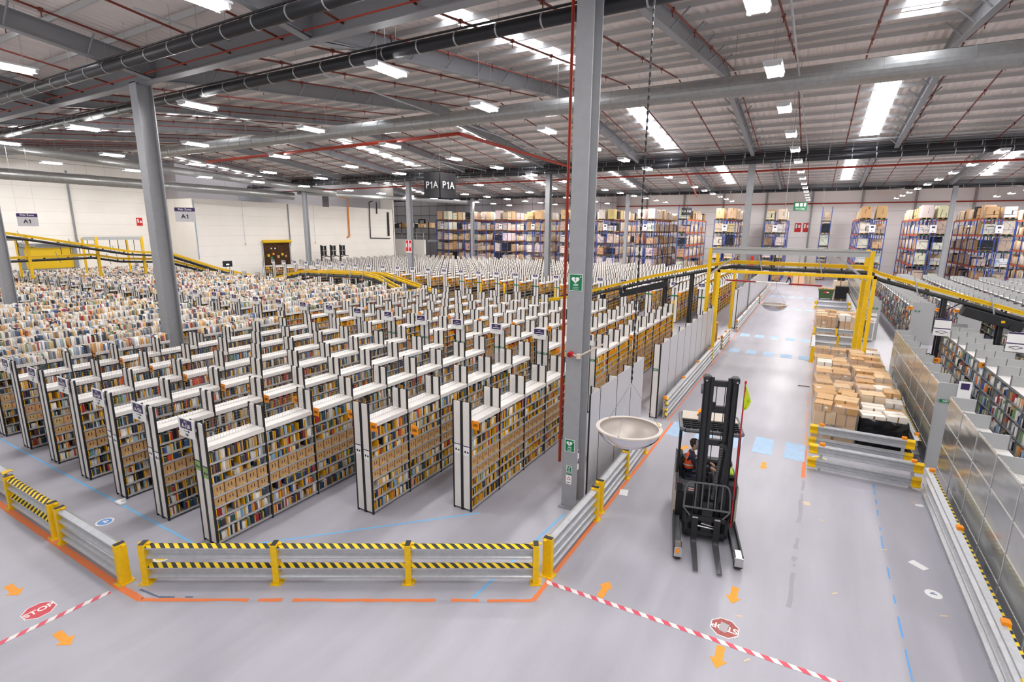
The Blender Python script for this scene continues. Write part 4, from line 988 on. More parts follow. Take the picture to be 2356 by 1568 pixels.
mirror(-1.37,27,3.1,.55,'silver dome mirror hanging in the middle of the far aisle before the gantry','')

# ------------------------------------------------------------------ hanging signs
def p1a(x,y,z,s,rz,label):
    t=thing('curved_zone_sign',label,'sign',(x,y,z),rz); BLK=mat('sign_black','2c2b2f',.45); n=10
    # two concave faces meeting at a front edge, closed by a third behind
    def side(sg):
        m=MB(); pts=[]
        for i in range(n+1):
            u=i/n; pts.append((sg*(.02+.70*u),  .62*u + .13*math.sin(math.pi*u)))
        vs=[(px*s,py*s,zz) for zz in (-.55*s,.55*s) for px,py in pts]+[(px*s,(py+.015)*s,zz) for zz in (-.55*s,.55*s) for px,py in pts]; k=n+1
        fs=[(i,i+1,k+i+1,k+i) for i in range(n)]+[(2*k+k+i,2*k+k+i+1,2*k+i+1,2*k+i) for i in range(n)]
        m.add(vs,fs,BLK); return m
    for sg,nm in ((-1,'l'),(1,'r')):
        f=side(sg).build('curved_panel',t)
        a=math.atan2(.62,.70)*sg
        bigtext('P1A',.42*s,f,(sg*.37*s,.27*s,0),a,SIGNW,sp=.58)
    MB().box(-.72*s,.72*s,.62*s,.64*s,-.55*s,.55*s,BLK).build('back_panel',t)
    for xx,yy in ((0,.02),(-.8*s,.5*s),(.8*s,.5*s)): MB().tube((xx,yy,.55*s),(0,.3*s,1.5*s),.006,WIRE,4).build('suspension_wire',t)
    MB().tube((0,.3*s,1.5*s),(0,.3*s,roofz(y)-z+.05),.006,WIRE,4).build('suspension_wire',t)
p1a(-14.05,18.2,8.22,.95,R_(38),'black curved P1A sign hanging under the roof between two columns')
p1a(-13.9,66,8.8,.8,R_(12),'small far black P1A sign hanging before the pallet racks')
for x,y,z,l,s in ((-28.6,15.5,7.0,'purple and grey zone A1 sign hanging beside the near column before the wall corner',.5),(-39.6,12.6,6.7,'purple and grey zone A1 sign hanging farther from the near column',.5)):
    t=thing('zone_sign',l,'sign',(x,y,z),R_(50 if y>14 else 60)); PLG=mat('sign_grey','c9c5c8',.5)
    MB().box(-.46,.46,-.008,.008,-.36,.36,PLG).build('sign_plate',t); MB().box(-.462,.462,-.012,-.008,.17,.362,PURP).build('purple_band',t)
    text('Pick Zone',.15,t,(0,-.014,.262),(R_(90),0,0),SIGNW,bold=.001); bigtext('A1',.3,t,(0,-.014,-.09),0,INK,sp=.62)
    for xx in (-.4,.4): MB().tube((xx,0,.36),(xx,0,roofz(y)-z-.2),.004,WIRE,4).build('suspension_wire',t)

# ------------------------------------------------------------------ things on the near column
def colsign(z,h,w_,label,cx=-4.33,kind=0,y=10.245):
    t=thing('column_sign',label,'sign',(cx,y,z))
    MB().box(-w_/2,w_/2,-.004,0,-h/2,h/2,SIGNW).build('sign_plate',t)
    if kind==0:
        g=MB().box(-w_/2+.012,w_/2-.012,-.007,-.004,-h/2+.012,h/2-.012,SIGNG).build('green_field',t)
        hs=[(.16*w_*1.9*math.sin(a)**3, .1*w_*(1.3*math.cos(a)-.5*math.cos(2*a)-.2*math.cos(3*a)-.1*math.cos(4*a))*1.6) for a in [2*math.pi*i/24 for i in range(24)]]
        MB().poly(hs,0,.003,SIGNW,Matrix.Translation((-.01,-.007,h*.17))@Matrix.Rotation(R_(90),4,'X')).build('heart',t)
        MB().poly([(.0,.06),(-.022,.0),(-.002,.004),(-.008,-.05),(.02,.015),(.002,.01)],0,.003,SIGNG,Matrix.Translation((-.01,-.010,h*.16))@Matrix.Rotation(R_(90),4,'X')).build('bolt_symbol',t)
        MB().box(w_*.3,w_*.42,-.01,-.007,h*.33,h*.36,SIGNW).box(w_*.345,w_*.375,-.01,-.007,h*.29,h*.40,SIGNW).build('cross',t)
        text('AED',h*.17,t,(0,-.008,-h*.14),(R_(90),0,0),SIGNW,bold=.001); text('Emergency',h*.085,t,(0,-.008,-h*.28),(R_(90),0,0),SIGNW); text('defibrillator',h*.085,t,(0,-.008,-h*.38),(R_(90),0,0),SIGNW)
colsign(5.28,.36,.3,'upper green AED emergency sign on the grey column'); colsign(1.57,.3,.24,'lower green AED emergency sign on the grey column',-4.34)
colsign(1.0,.16,.13,'small green heart sign near the foot of the grey column',-4.34,0)
t=thing('column_sign','white sign with a red warning triangle low on the grey column','sign',(-4.34,10.245,.76)); MB().box(-.07,.07,-.004,0,-.14,.12,SIGNW).build('sign_plate',t); MB().poly([(-.05,-.03),(.05,-.03),(0,.055)],0,.003,SIGNR,Matrix.Translation((0,-.004,0))@Matrix.Rotation(R_(90),4,'X')).poly([(-.03,-.02),(.03,-.02),(0,.033)],.003,.004,SIGNW,Matrix.Translation((0,-.004,0))@Matrix.Rotation(R_(90),4,'X')).build('warning_triangle',t); MB().box(-.07,.07,-.006,-.004,.09,.12,SIGNG).box(-.05,.05,-.006,-.004,-.1,-.09,INK).build('print',t)
t=thing('fire_beacon','round red fire beacon on a pale conduit across the grey column','beacon',(-4.37,10.22,3.72)); MB().tube((0,-.0,0),(0,-.11,0),.06,SIGNR,16).tube((0,-.11,0),(0,-.13,0),.035,mat('beacon_lens','7c1a1c',.3),16).build('beacon_body',t,smooth=False); MB().path([(.0,-.02,0),(.19,-.06,-.02),(.75,-.05,.32)],.02,mat('conduit_cream','d8c8b8',.5),8).build('conduit',t); MB().tube((.19,-.05,-.07),(.19,-.05,.03),.05,mat('conduit_cream','d8c8b8',.5),10).build('junction_box',t)
for z,l in ((1.38,'small white and purple label on the column side, upper'),(1.12,'small white and purple label on the column side, lower')):
    t=thing('side_label',l,'label',(-4.149,10.3,z)); MB().box(0,.004,-.04,.04,-.11,.11,SIGNW).build('label_plate',t); MB().box(.004,.006,-.035,.035,.04,.1,PURP).build('purple_square',t)
for x,y,l in ((-35.7,40.94,'red fire point sign on the column in the far shelving block'),):
    t=thing('fire_sign',l,'sign',(x,y,4.7)); MB().box(-.4,.4,-.01,0,-.62,.62,SIGNW).build('sign_plate',t); MB().box(-.36,-.04,-.014,-.01,-.5,.58,SIGNR).box(.04,.36,-.014,-.01,-.5,.58,SIGNR).build('red_fields',t); MB().box(-.3,-.2,-.018,-.014,-.1,.3,SIGNW).box(.12,.26,-.018,-.014,-.1,.3,SIGNW).build('pictograms',t)
t=thing('fire_sign','small red fire sign on the column side by the aisle panels beyond the gantry','sign',(-4.45,40.9,1.9)); MB().box(-.18,.18,-.01,0,-.3,.3,SIGNR).build('sign_plate',t); MB().box(-.1,.1,-.014,-.01,-.1,.15,SIGNW).build('pictogram',t)

# ------------------------------------------------------------------ cream wall fittings
WX=-56.98
def wallbox(name,label,cat,x,y0,y1,z0,z1,m,d=.06):
    return tag(MB().box(0,d,y0,y1,z0,z1,m).build(name,None,(x,0,0)),label,cat)
DY=mat('door_yellow','e0b818',.5)
t=thing('roller_door','small open yellow roller door in the cream wall beside a grey column','door',(WX,39.4,0)); MB().tube((.2,-.1,4.8),(.2,3.75,4.8),.2,DY,14).build('yellow_door_roll',t); MB().box(.02,.1,-.12,.0,0,4.7,GD).build('door_jamb',t); MB().box(.02,.1,3.6,3.75,0,4.7,GD).build('door_jamb',t)
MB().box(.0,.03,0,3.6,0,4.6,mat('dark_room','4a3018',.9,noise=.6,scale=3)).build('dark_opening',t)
for i,(y,z,s_,c) in enumerate(((1.0,3.9,.16,SIGNW),(1.5,3.9,.16,SIGNW),(.5,3.0,.3,YEL),(1.2,3.2,.25,ORG),(2.4,3.1,.3,YEL),(2.9,2.9,.25,CARD),(1.8,2.8,.35,CARD),(.9,2.7,.3,SIGNG))): MB().box(.03,.04,y,y+s_,z,z+s_,c).build('item_beyond',t)
t=thing('roller_door','wide closed yellow roller door low in the cream wall behind the conveyors','door',(-61.98,19.0,0)); MB().box(0,.08,0,3.6,2.5,4.5,DY).build('yellow_curtain',t); MB().box(0,.06,0,3.6,0,2.5,mat('door_dark','8a857c',.7)).build('lower_panel',t); MB().box(0,.2,-.3,0,0,4.9,GF).build('door_jamb',t); MB().box(0,.2,3.6,3.95,0,4.9,GF).build('door_jamb',t); MB().box(0,.3,-.3,3.95,4.5,4.8,GF).build('door_head',t)
tag(MB().path([(WX+.12,51.4,10.6),(WX+.12,52.85,10.6),(WX+.12,52.85,5.35),(WX+.12,52.4,5.2)],.1,mat('pipe_orange','e08a3c',.5),10).build('orange_pipe'),'orange pipe bending down the cream wall','pipe')
tag(MB().path([(WX+.12,57.6,10.4),(WX+.12,56.9,10.2),(WX+.12,56.9,5.1),(WX+.12,61,5.0)],.07,DARK,8).build('black_pipe'),'black pipe running down and along the cream wall near its corner','pipe')
tag(MB().path([(WX,58.4,10.2),(WX+.1,58.4,10.2),(WX+.1,58.4,8.6)],.08,DARK,8).build('black_pipe'),'short black pipe stub high on the cream wall','pipe')
wallbox('wall_duct','tall dark slot duct near the end of the cream wall','duct',WX,60.6,60.9,5.4,8.9,DARK,.15)
tag(MB().path([(WX+.08,43.2,9.3),(WX+.08,43.2,4.2)],.06,GF,8).build('downpipe'),'dark downpipe on the cream wall beside the small roller door','pipe')
tag(MB().path([(WX+.05,31.8,9.2),(WX+.05,31.8,3)],.035,mat('conduit_blue','8fa6c4',.5),6).build('wall_conduit'),'pale blue conduit down the corner of the cream wall block','conduit')
tag(MB().path([(-61.9,23.1,11.5),(-61.9,23.1,4.9)],.09,GF,8).build('downpipe'),'dark downpipe on the recessed cream wall above the wide yellow door','pipe')
for y,l in ((11.8,'thin chain pull hanging on the recessed cream wall'),(37.2,'thin cord with red knob left of the small roller door'),(47.0,'thin cord with red knob right of the grey column on the cream wall')):
    xx=WX if y>31 else -61.95
    tag(MB().tube((xx+.05,y,9.8),(xx+.05,y,4.6),.012,WIRE,4).box(xx+.02,xx+.1,y-.05,y+.05,4.5,4.6,SIGNR).build('pull_cord'),l,'pull cord')
wallbox('wall_grille','dark square grille high on the cream wall','grille',WX,48.6,49.6,9.2,10.9,mat('grille','6d6a6c',.6),.08)
wallbox('upper_window','grey blind window high above the cream wall block','window',-59.48,38.6,41.4,9.6,10.6,mat('blind_grey','9a9da2',.5),.05)
t=thing('fire_sign','red fire equipment sign on the recessed cream wall beside the near column','sign',(-61.98,28.55,6.9)); MB().box(0,.02,0,.56,-.4,.4,SIGNR).build('sign_plate',t); MB().box(.02,.03,.08,.2,-.1,.3,SIGNW).box(.02,.03,.3,.48,-.1,.1,SIGNW).build('pictograms',t)
t=thing('wall_screen','black television screen on a stand before the cream wall','television',(-52,31.3,0)); MB().bevbox(-.03,.03,0,1.0,2.45,3.05,.01,INK).build('screen',t,None,None); MB().box(.031,.034,.35,.65,2.62,2.75,mat('screen_glow','cfe0ff',.5,emit=1.5)).build('screen_text',t); MB().tube((0,.3,0),(0,.3,2.45),.03,GF,6).build('stand_pole',t); MB().tube((0,.7,0),(0,.7,2.45),.03,GF,6).build('stand_pole',t)
for i,y in enumerate((45.45,46.95,48.5)):
    t=thing('dispenser_tower',f'black tower with two stacked openings by the cream wall, {ordn(i+1)} from the roller door','tower',(-54,y,0),0,'black towers by the cream wall')
    MB().box(-.08,.08,-.12,.0,0,4.35,DARK).build('back_post',t)
    for z in (3.0,3.65): MB().box(-.2,.2,0,.72,z,z+.05,DARK).box(-.2,.2,0,.72,z+.55,z+.6,DARK).box(-.2,.2,0,.15,z,z+.6,DARK).box(-.2,.2,.55,.6,z,z+.6,DARK).build('open_box',t)
    MB().path([(0,.1,2.8),(0,.7,2.95),(0,1.3,2.85)],.05,DARK,6).build('cable_loom',t)
# mezzanine
struct(MB().box(-75,-55.9,68,68.3,0,4.75,CREAM),'wall_mezzanine')
t=thing('mezzanine','dark steel mezzanine floor loaded with cartons behind the guard rail','mezzanine',(-74,69,0)); MB().box(0,18,0,10,4.4,4.7,GF).build('mezzanine_deck',t)
for i in range(7): MB().box(i*2.95-.05,i*2.95+.05,.6,.7,4.7,7.6,DARK).build('rack_post',t)
for z in (5.6,6.6): MB().box(0,18,.5,1.9,z,z+.1,mat('rack_beam_dark','4a4540',.6)).build('shelf_beam',t)
t=thing('guard_rail','grey tubular guard rail along the mezzanine edge','railing',(-75,68.1,4.75))
for z in (.5,1.05): MB().tube((8,0,z),(19,0,z),.04,GD,6).build('rail',t)
for i in range(8): MB().tube((8+i*1.55,0,0),(8+i*1.55,0,1.05),.035,GD,6).build('baluster',t)
t=thing('caged_ladder','grey caged ladder leaning up the mezzanine wall','ladder',(-65,67.7,0))
for x in (-.25,.25): MB().tube((x,0,0),(x,0,5.8),.03,GD,6).build('stile',t)
for i in range(19): MB().tube((-.25,0,.3*i+.2),(.25,0,.3*i+.2),.015,GD,5).build('rung',t)
for i in range(5): MB().lathe([(.38,0),(.38,.04)],(0,-.3,2.3+i*.8),GD,12).build('cage_hoop',t)
rm=random.Random(3)
for i in range(30):
    x=-73.6+i*.6; h=rm.uniform(.4,.9); o=MB().box(0,.5,0,.9,0,h,COVER).build('stock_carton',None,(x,69.7,6.7)); c=lin(rm.choice(('c79c6a','b88f60','e0d8ce','3a3a40','d8b284'))); o.color=(*c,1); tag(o,f'carton on the mezzanine top shelf, {ordn(i+1)} from the cream wall','carton','cartons on the mezzanine')
t=thing('fire_sign','small red fire sign on the low mezzanine wall','sign',(-58.5,67.98,3.9)); MB().box(-.3,.3,-.02,0,-.5,.5,SIGNR).build('sign_plate',t); MB().box(-.2,.2,-.03,-.02,0,.35,SIGNW).build('pictogram',t)
t=thing('zone_sign','small black hanging sign above the mezzanine shelves','sign',(-61.3,74,7.75)); MB().box(-.8,.8,-.02,.02,-.45,.45,INK).build('sign_plate',t); MB().box(-.5,.5,-.03,-.02,.05,.2,SIGNW).box(-.4,.4,-.03,-.02,-.2,-.08,SIGNW).build('lettering',t); MB().tube((0,0,.45),(0,0,4.0),.01,WIRE,4).build('suspension_wire',t)
# end wall signs
t=thing('exit_sign','green fire exit sign hanging before the white end wall','exit sign',(-2.3,79.5,9.8)); MB().box(-.8,.8,-.03,.03,-.55,.55,mat('exit_green','1e6b45',.5)).build('sign_plate',t); MB().box(-.6,-.2,-.04,-.03,0,.4,SIGNW).box(-.05,.25,-.04,-.03,0,.4,SIGNW).box(.4,.62,-.04,-.03,-.0,.4,SIGNW).build('pictogram',t); text('Fire Exit',.3,t,(0,-.035,-.3),(R_(90),0,0),SIGNW); MB().tube((-.7,0,.55),(-.7,0,3.2),.01,WIRE,4).build('suspension_wire',t); MB().tube((.7,0,.55),(.7,0,3.2),.01,WIRE,4).build('suspension_wire',t)
for i,x in enumerate((-2.6,-1.5)):
    t=thing('fire_sign',f'red fire equipment sign on the white end wall, {("left one","right one")[i]} of the pair','sign',(x,89.98,7.2),0,'red signs on the white end wall'); MB().box(-.42,.42,-.02,0,-.65,.65,SIGNR).build('sign_plate',t); MB().box(-.3,-.1,-.03,-.02,-.1,.5,SIGNW).box(.05,.3,-.03,-.02,-.05,.4,SIGNW).build('pictogram',t)

# ------------------------------------------------------------------ pallets with cartons beside the aisle
pm_=MB(); WOOD=mat('pallet_wood','b08858',.85)
for x in (.0,.5,1.0): pm_.box(x,x+.1,0,1.2,0,.022,WOOD).box(x,x+.1,0,1.2,.1,.122,WOOD); [pm_.box(x,x+.1,y,y+.12,.022,.1,WOOD) for y in (0,.54,1.08)]
for i in range(6): pm_.box(0,1.1,i*.215,i*.215+.12,.122,.144,WOOD)
PME=pm_.mesh('wooden_pallet')
def carton_mesh(lb=0):
    m=MB(); m.box(0,1,0,1,0,1,COVER); T=mat('parcel_tape','c8a070',.3); 
    m.box(-.001,1.001,.46,.54,.9,1.003,T); m.box(.46,.54,-.002,.0,.0,1,mat('carton_seam','8f6b42',.8)); 
    if lb==1: m.box(.62,.8,-.004,-.001,.4,.65,SIGNW)
    if lb==2: m.box(.1,.3,.2,.4,1,1.004,SIGNW)
    return m.mesh('carton')
CMES=[carton_mesh(i) for i in (0,0,0,1,1,2)]; CT=['c9a070','d3ab7c','bf935f','dcb98c','c69a68','cfa574','e2c49b']
rc=random.Random(11); lay=['bottom','second','third','top']
def carton(x,y,z,dx,dy,dz,rz,label,c=None,g='cartons stacked on the lane pallets'):
    o=put(rc.choice(CMES),'carton',None,(x,y,z),rz); o.scale=(dx,dy,dz); c=lin(c or rc.choice(CT)); v=rc.uniform(.92,1.06); o.color=(*[min(1,a*v) for a in c],1); tag(o,label,'carton',g)
def film(x,y,z0,z1,label,m=WRAP,sx=1.12,sy=1.2,j=.03):
    n=28; r=random.Random(int(x*100+y*10)); vs=[];rows_=[z0,z0+(z1-z0)*.25,z0+(z1-z0)*.5,z0+(z1-z0)*.75,z1,z1+.03]
    for k,z in enumerate(rows_):
        for i in range(n):
            s=i/n*4; e=int(s); f=s-e; px,py=[(f,0),(1,f),(1-f,1),(0,1-f)][e]
            q=1.0 if k<5 else .93
            vs.append(((px-.5)*(sx+.05)*q+r.uniform(-j,j)*.6+x+sx/2,(py-.5)*(sy+.05)*q+r.uniform(-j,j)*.6+y+sy/2,z+(r.uniform(-j,j)*2 if k==4 else 0)))
    fs=[(k*n+i,k*n+(i+1)%n,(k+1)*n+(i+1)%n,(k+1)*n+i) for k in range(5) for i in range(n)]
    o=MB().add(vs,fs,m).build('shrink_wrap'); tag(o,label,'shrink wrap','plastic film around the lane pallets')
BLKF=mat('black_film','1b1b1e',.22)
def pallet(x,y,nm,H,style=0):
    o=put(PME,'wooden_pallet',None,(x,y,0)); tag(o,f'wooden pallet under {nm}','pallet','wooden pallets beside the aisle')
    z=.146; L=0
    while z<H-.12 and L<4:
        h=min(H-z,(.5,.42,.34,.3)[L]*rc.uniform(.85,1.1)); cut=rc.uniform(.4,.6); cy=rc.uniform(.42,.58)
        cells=[(0,cut,0,cy),(cut,1,0,cy),(0,cut,cy,1),(cut,1,cy,1)]
        if L==0 and style==1: cells=[(0,1,0,cy),(0,1,cy,1)]
        for q,(a,b,c_,d_) in enumerate(cells):
            hh=h if L<2 else h*rc.uniform(.45,1.15); jx=0 if L<2 else rc.uniform(-.05,.05)
            carton(x+a*1.1+.01+jx,y+c_*1.18+.01,z,(b-a)*1.1-.02,(d_-c_)*1.18-.02,hh-.002,0 if L<2 else rc.uniform(-.16,.16),f'cardboard carton, {lay[min(L,3)]} layer {("front aisle side","front shelving side","rear aisle side","rear shelving side")[q] if len(cells)==4 else ("front","rear")[q]}, on {nm}',rc.choice(['ece5dc']+[None]*13) if L>1 else None)
        z+=h if L<1 else h; L+=1
        if L==3 and rc.random()<.3: break
    return z
ny=[17.85,19.2,20.65,22.05,23.5,24.95,26.4]; Hs=[1.35,1.25,1.4,1.3,1.35,1.2,1.35]
for i,y in enumerate(ny):
    for j,x in enumerate((.55,1.78)):
        nm=f'the {ordn(i+1)} pallet from the barriers, {("aisle side","shelving side")[j]}'
        if i==0 and j==0: pallet(x,y,nm,1.32,1)
        else: pallet(x,y,nm,Hs[(i+j)%7]*(1 if i else .92))
        if i==0 and j==1: film(x,y,.1,.98,'black film wrapped around the first shelving side pallet',BLKF)
        elif i==4 and j==1: film(x,y,.1,1.2,'clear film with a black sheet around the fifth shelving side pallet',WRAP)
        else: film(x,y,.15,Hs[(i+j)%7]*rc.uniform(.9,1.02),f'clear shrink film wrapped around {nm}')
MBt=text('ejdirect',.14,None,(1.1,17.84,.62),(R_(90),0,0),mat('carton_print','4c3826',.7),'box_lettering'); tag(MBt,'dark script lettering on the first big carton facing the barriers','lettering')
for i,y in enumerate((37.6,39.0,41.2,43.5)):
    for j,x in enumerate((.55,1.85)):
        nm=f'the {ordn(i+1)} pallet beyond the gantry, {("aisle side","shelving side")[j]}'; pallet(x,y,nm,1.5 if i<2 else .8); film(x,y,.15,1.45 if i<2 else .75,f'clear shrink film wrapped around {nm}')
# green wheeled bin and black wrapped goods
t=thing('wheeled_bin','dark green wheeled bin filled with cardboard far down the pallet lane','bin',(.75,59.0,0)); GB_=mat('bin_green','3f5a38',.6)
MB().add([(.1,.1,.15),(1.2,.1,.15),(1.2,.8,.15),(.1,.8,.15),(0,0,.98),(1.3,0,.98),(1.3,.9,.98),(0,.9,.98)],[(3,2,1,0),(0,1,5,4),(1,2,6,5),(2,3,7,6),(3,0,4,7)],GB_).build('bin_body',t); MB().box(-.04,1.34,-.04,.94,.95,1.03,GB_).build('bin_rim',t); MB().box(.45,.9,-.03,.03,.68,.8,SIGNR).box(.7,.88,-.035,-.03,.7,.78,SIGNW).build('bin_label',t)
for x in (.15,1.15):
    for y in (.15,.75): MB().tube((x-.04,y,.09),(x+.04,y,.09),.09,RUBBER,10).build('wheel',t)
carton(.85,59.05,1.03,.6,.7,.12,.2,'flattened cardboard lying on the green wheeled bin'); carton(1.5,59.15,1.03,.5,.6,.1,-.1,'second flattened cardboard lying on the green wheeled bin')
t=thing('wrapped_goods','black wrapped pallet of goods beside the green wheeled bin','wrapped goods',(2.15,59.3,0)); MB().bevbox(0,1.1,0,1.2,.14,1.35,.04,BLKF).build('black_wrap',t); put(PME,'pallet_base',t)
carton(2.0,61.2,0,1.2,1.0,1.75,0,'tall pale wrapped stack behind the black wrapped goods','d9c4ae'); carton(2.3,61.3,1.76,.6,.4,.3,0,'small black box on top of the pale wrapped stack','202024')
# cardboard ends, bins and trolley near gantry foot
carton(-4.95,32.0,0,.5,.5,1.15,.1,'tall brown carton standing behind the aisle panels at the gantry','b98c5c')
t=thing('roll_trolley','white tubular trolley beside the far FAST end panel','trolley',(3.0,37.1,0))
for x in (0,.55): MB().path([(x,0,.1),(x,0,1.3),(.275,0,1.45)],.02,SIGNW,6).build('side_tube',t)
MB().box(0,.55,-.02,.5,.1,.14,GD).build('base_tray',t)
for i,(x,y,z) in enumerate(((4.4,30.9,0),(4.7,31.0,.35),(6.6,30.8,0))):
    t=thing('stock_crate',('dark green crate stacked under the first conveyor leg, lowest','dark green crate stacked on the lowest one by the conveyor leg','yellow wire crate beside the second conveyor leg')[i],'crate',(x,y,z)); c=GRN if i<2 else YEL; m=MB()
    m.box(0,.7,0,.5,0,.02,c)
    for zz in (.02,.12,.22,.3): m.box(0,.7,-.01,.01,zz,zz+.05,c).box(0,.7,.49,.51,zz,zz+.05,c).box(-.01,.01,0,.5,zz,zz+.05,c).box(.69,.71,0,.5,zz,zz+.05,c)
    m.build('crate_body',t)
t=thing('red_pillar_guard','red fire post beside the grey column under the gantry','fire post',(-4.1,44,0)); MB().bevbox(-.1,.1,-.1,.1,3.6,4.6,.02,SIGNR).build('red_casing',t); MB().box(-.05,.05,-.05,.05,0,3.6,GF).build('pole',t)

# ------------------------------------------------------------------ people
SKIN=mat('skin','c99a7e',.55); HIVIS=mat('hivis_orange','f2612a',.6); NAVY=mat('navy_cloth','23263a',.8); HAIR=mat('dark_hair','3a2a22',.8); REFL=mat('reflective_tape','c8ccd0',.4)
def skin(name,vs,es,rad,m,parent,sub=1,root=0):
    me=bpy.data.meshes.new(name); me.from_pydata(vs,es,[]); me.materials.append(m)
    o=bpy.data.objects.new(name,me); col.objects.link(o); o.parent=parent
    md=o.modifiers.new('skin','SKIN'); md.use_smooth_shade=True
    lay_=me.skin_vertices[0].data
    for i,r in enumerate(rad): lay_[i].radius=(r,r) if not isinstance(r,tuple) else r; lay_[i].use_root=(i==root)
    s=o.modifiers.new('sub','SUBSURF'); s.levels=sub; s.render_levels=sub
    # bake to a plain mesh so that it stays a plain object
    dg=bpy.context.evaluated_depsgraph_get(); nm=bpy.data.meshes.new_from_object(o.evaluated_get(dg)); nm.polygons.foreach_set('use_smooth',[True]*len(nm.polygons)); o.modifiers.clear(); o.data=nm
    if not nm.materials: nm.materials.append(m)
    return o
def head(parent,c,face,m=SKIN,hair=HAIR):
    c=Vector(c); f=Vector((*face,0)).normalized(); s=Vector((-f.y,f.x,0)); M=Matrix(((f.x,s.x,0,c.x),(f.y,s.y,0,c.y),(0,0,1,c.z),(0,0,0,1)))
    prof=[(.001,-.125),(.05,-.115),(.062,-.08),(.072,-.03),(.078,.02),(.076,.06),(.06,.1),(.03,.118),(.001,.122)]
    mb=MB(); mb.lathe(prof,(0,0,0),m,16); mb.v=[tuple(M@Vector((x*1.18,y,z))) for x,y,z in mb.v]; h=mb.build('head',parent,smooth=True)
    nb=MB().add([M@Vector(v) for v in ((.085,-.014,-.035),(.085,.014,-.035),(.108,0,-.03),(.09,0,.015))],[(0,1,2),(0,2,3),(1,3,2)],m); nb.build('nose',h)
    eb=MB()
    for sy in (-.03,.03): eb.tube(M@Vector((.085,sy,.012)),M@Vector((.094,sy,.012)),.009,INK,6)
    eb.build('eyes',h); MB().box(.086,.091,-.022,.022,-.068,-.060,mat('lips','a86a5c',.6),M).build('mouth',h)
    for sy in (-1,1): MB().tube(M@Vector((-.005,sy*.076,-.005)),M@Vector((-.005,sy*.09,-.005)),.026,m,8).build('ear',h)
    hb=MB(); hb.lathe([(.082,.02),(.084,.06),(.068,.105),(.035,.128),(.001,.134)],(0,0,0),hair,16); hb.v=[tuple(M@Vector((x*1.2-.012,y,z))) for x,y,z in hb.v]
    hb2=MB(); hb2.lathe([(.06,-.06),(.084,-.02),(.086,.03)],(0,0,0),hair,16); hb2.v=[tuple(M@Vector((x*.9-.026,y*.96,z))) for x,y,z in hb2.v]
    hb.build('hair',h,smooth=True); hb2.build('hair_back',h,smooth=True)
def hand(parent,w_,d,up=(0,0,1),s=1):
    w_=Vector(w_); d=Vector(d).normalized(); u=Vector(up); sd=d.cross(u).normalized(); n=sd.cross(d)
    vs=[w_,w_+d*.05*s]; es=[(0,1)]; rad=[.026*s,.034*s]
    for i,L in enumerate((.072,.08,.075,.06)):
        b=w_+d*.085*s+sd*(i-1.5)*.02*s; k=len(vs); vs+=[b,b+d*L*.5*s-n*.012*s,b+d*L*.8*s-n*.035*s]; rad+=[.011*s,.009*s,.008*s]; es+=[(1,k),(k,k+1),(k+1,k+2)]
    k=len(vs); vs+=[w_+d*.03*s+sd*-.038*s,w_+d*.06*s+sd*-.055*s-n*.015*s]; rad+=[.012*s,.009*s]; es+=[(0,k),(k,k+1)]
    return skin('hand',vs,es,rad,SKIN,parent,1)
def clothed(parent,J,name='body'):
    # J: dict of joints ; trunk and arms in one surface, legs in another colour surface
    pass

# ------------------------------------------------------------------ reach truck
FK=thing('reach_truck','black reach truck with raised mast facing the camera, forks lowered, in the aisle','forklift',(-1.14,9.7,0),R_(13.7))
def part(mb,name,parent=FK,**k): return mb.build(name,parent,**k)
for s in (-1,1):
    lgm=MB(); x0,x1=(-.64,-.47) if s<0 else (.47,.64)
    lgm.box(x0+.02,x1-.02,.18,1.45,.06,.19,TRUCK); lgm.box(x0 if s<0 else x1-.03,x0+.03 if s<0 else x1,.0,1.45,.05,.30,TRUCK); lgm.box(x0+.03,x1-.03,.2,1.4,.19,.2,TRUCKG)
    l=part(lgm,'support_leg')
    MB().bevbox(x0+.01,x1-.01,-.06,.24,.2,.3,.02,CHROME).box(x0+.01,x1-.01,-.07,-.05,.12,.3,CHROME).build('wheel_guard',l)
    MB().tube((x0+.025,.09,.13),(x1-.025,.09,.13),.13,RUBBER,20).build('wheel',l); MB().tube((x0+.005,.09,.13),(x1-.005,.09,.13),.05,TRUCKG,12).build('wheel_hub',l)
    if s<0: MB().box(x0+.03,x0+.1,-.075,-.07,.2,.29,ORG).build('orange_sticker',l)
# chassis
ch=MB(); ch.bevbox(-.62,.62,1.42,2.5,.1,.78,.03,TRUCK); ch.box(-.64,-.6,1.42,2.5,.06,.95,mat('truck_beige','b9b1a2',.5)); ch.box(.6,.64,1.3,2.5,.06,1.1,mat('truck_beige','b9b1a2',.5)); 
body=part(ch,'chassis')
MB().bevbox(.12,.62,1.28,2.2,.78,1.14,.03,TRUCK).build('battery_hood',FK); MB().bevbox(.2,.6,1.5,2.0,1.14,1.24,.04,TRUCK).build('control_console',FK)
MB().poly([(-.63,1.42),(-.2,1.42),(-.12,1.6),(-.12,1.75),(-.63,1.75)],.78,.92,TRUCKG).build('cab_sill',FK)
MB().add([(-.63,1.42,.92),(-.55,1.42,.92),(-.55,2.45,.92),(-.63,2.45,.92),(-.63,1.42,1.2),(-.57,1.42,1.15),(-.57,2.45,1.3),(-.63,2.45,1.35)],[(0,1,5,4),(1,2,6,5),(2,3,7,6),(3,0,4,7),(4,5,6,7)],TRUCKG).build('side_cowl',FK)
MB().bevbox(-.5,.62,2.3,2.55,.2,1.2,.04,TRUCK).build('counterweight',FK); MB().box(-.35,-.2,1.405,1.42,.82,.88,SIGNW).box(-.35,-.2,1.4,1.405,.85,.87,SIGNR).box(-.17,-.05,1.405,1.42,.82,.88,SIGNW).build('warning_decals',FK)
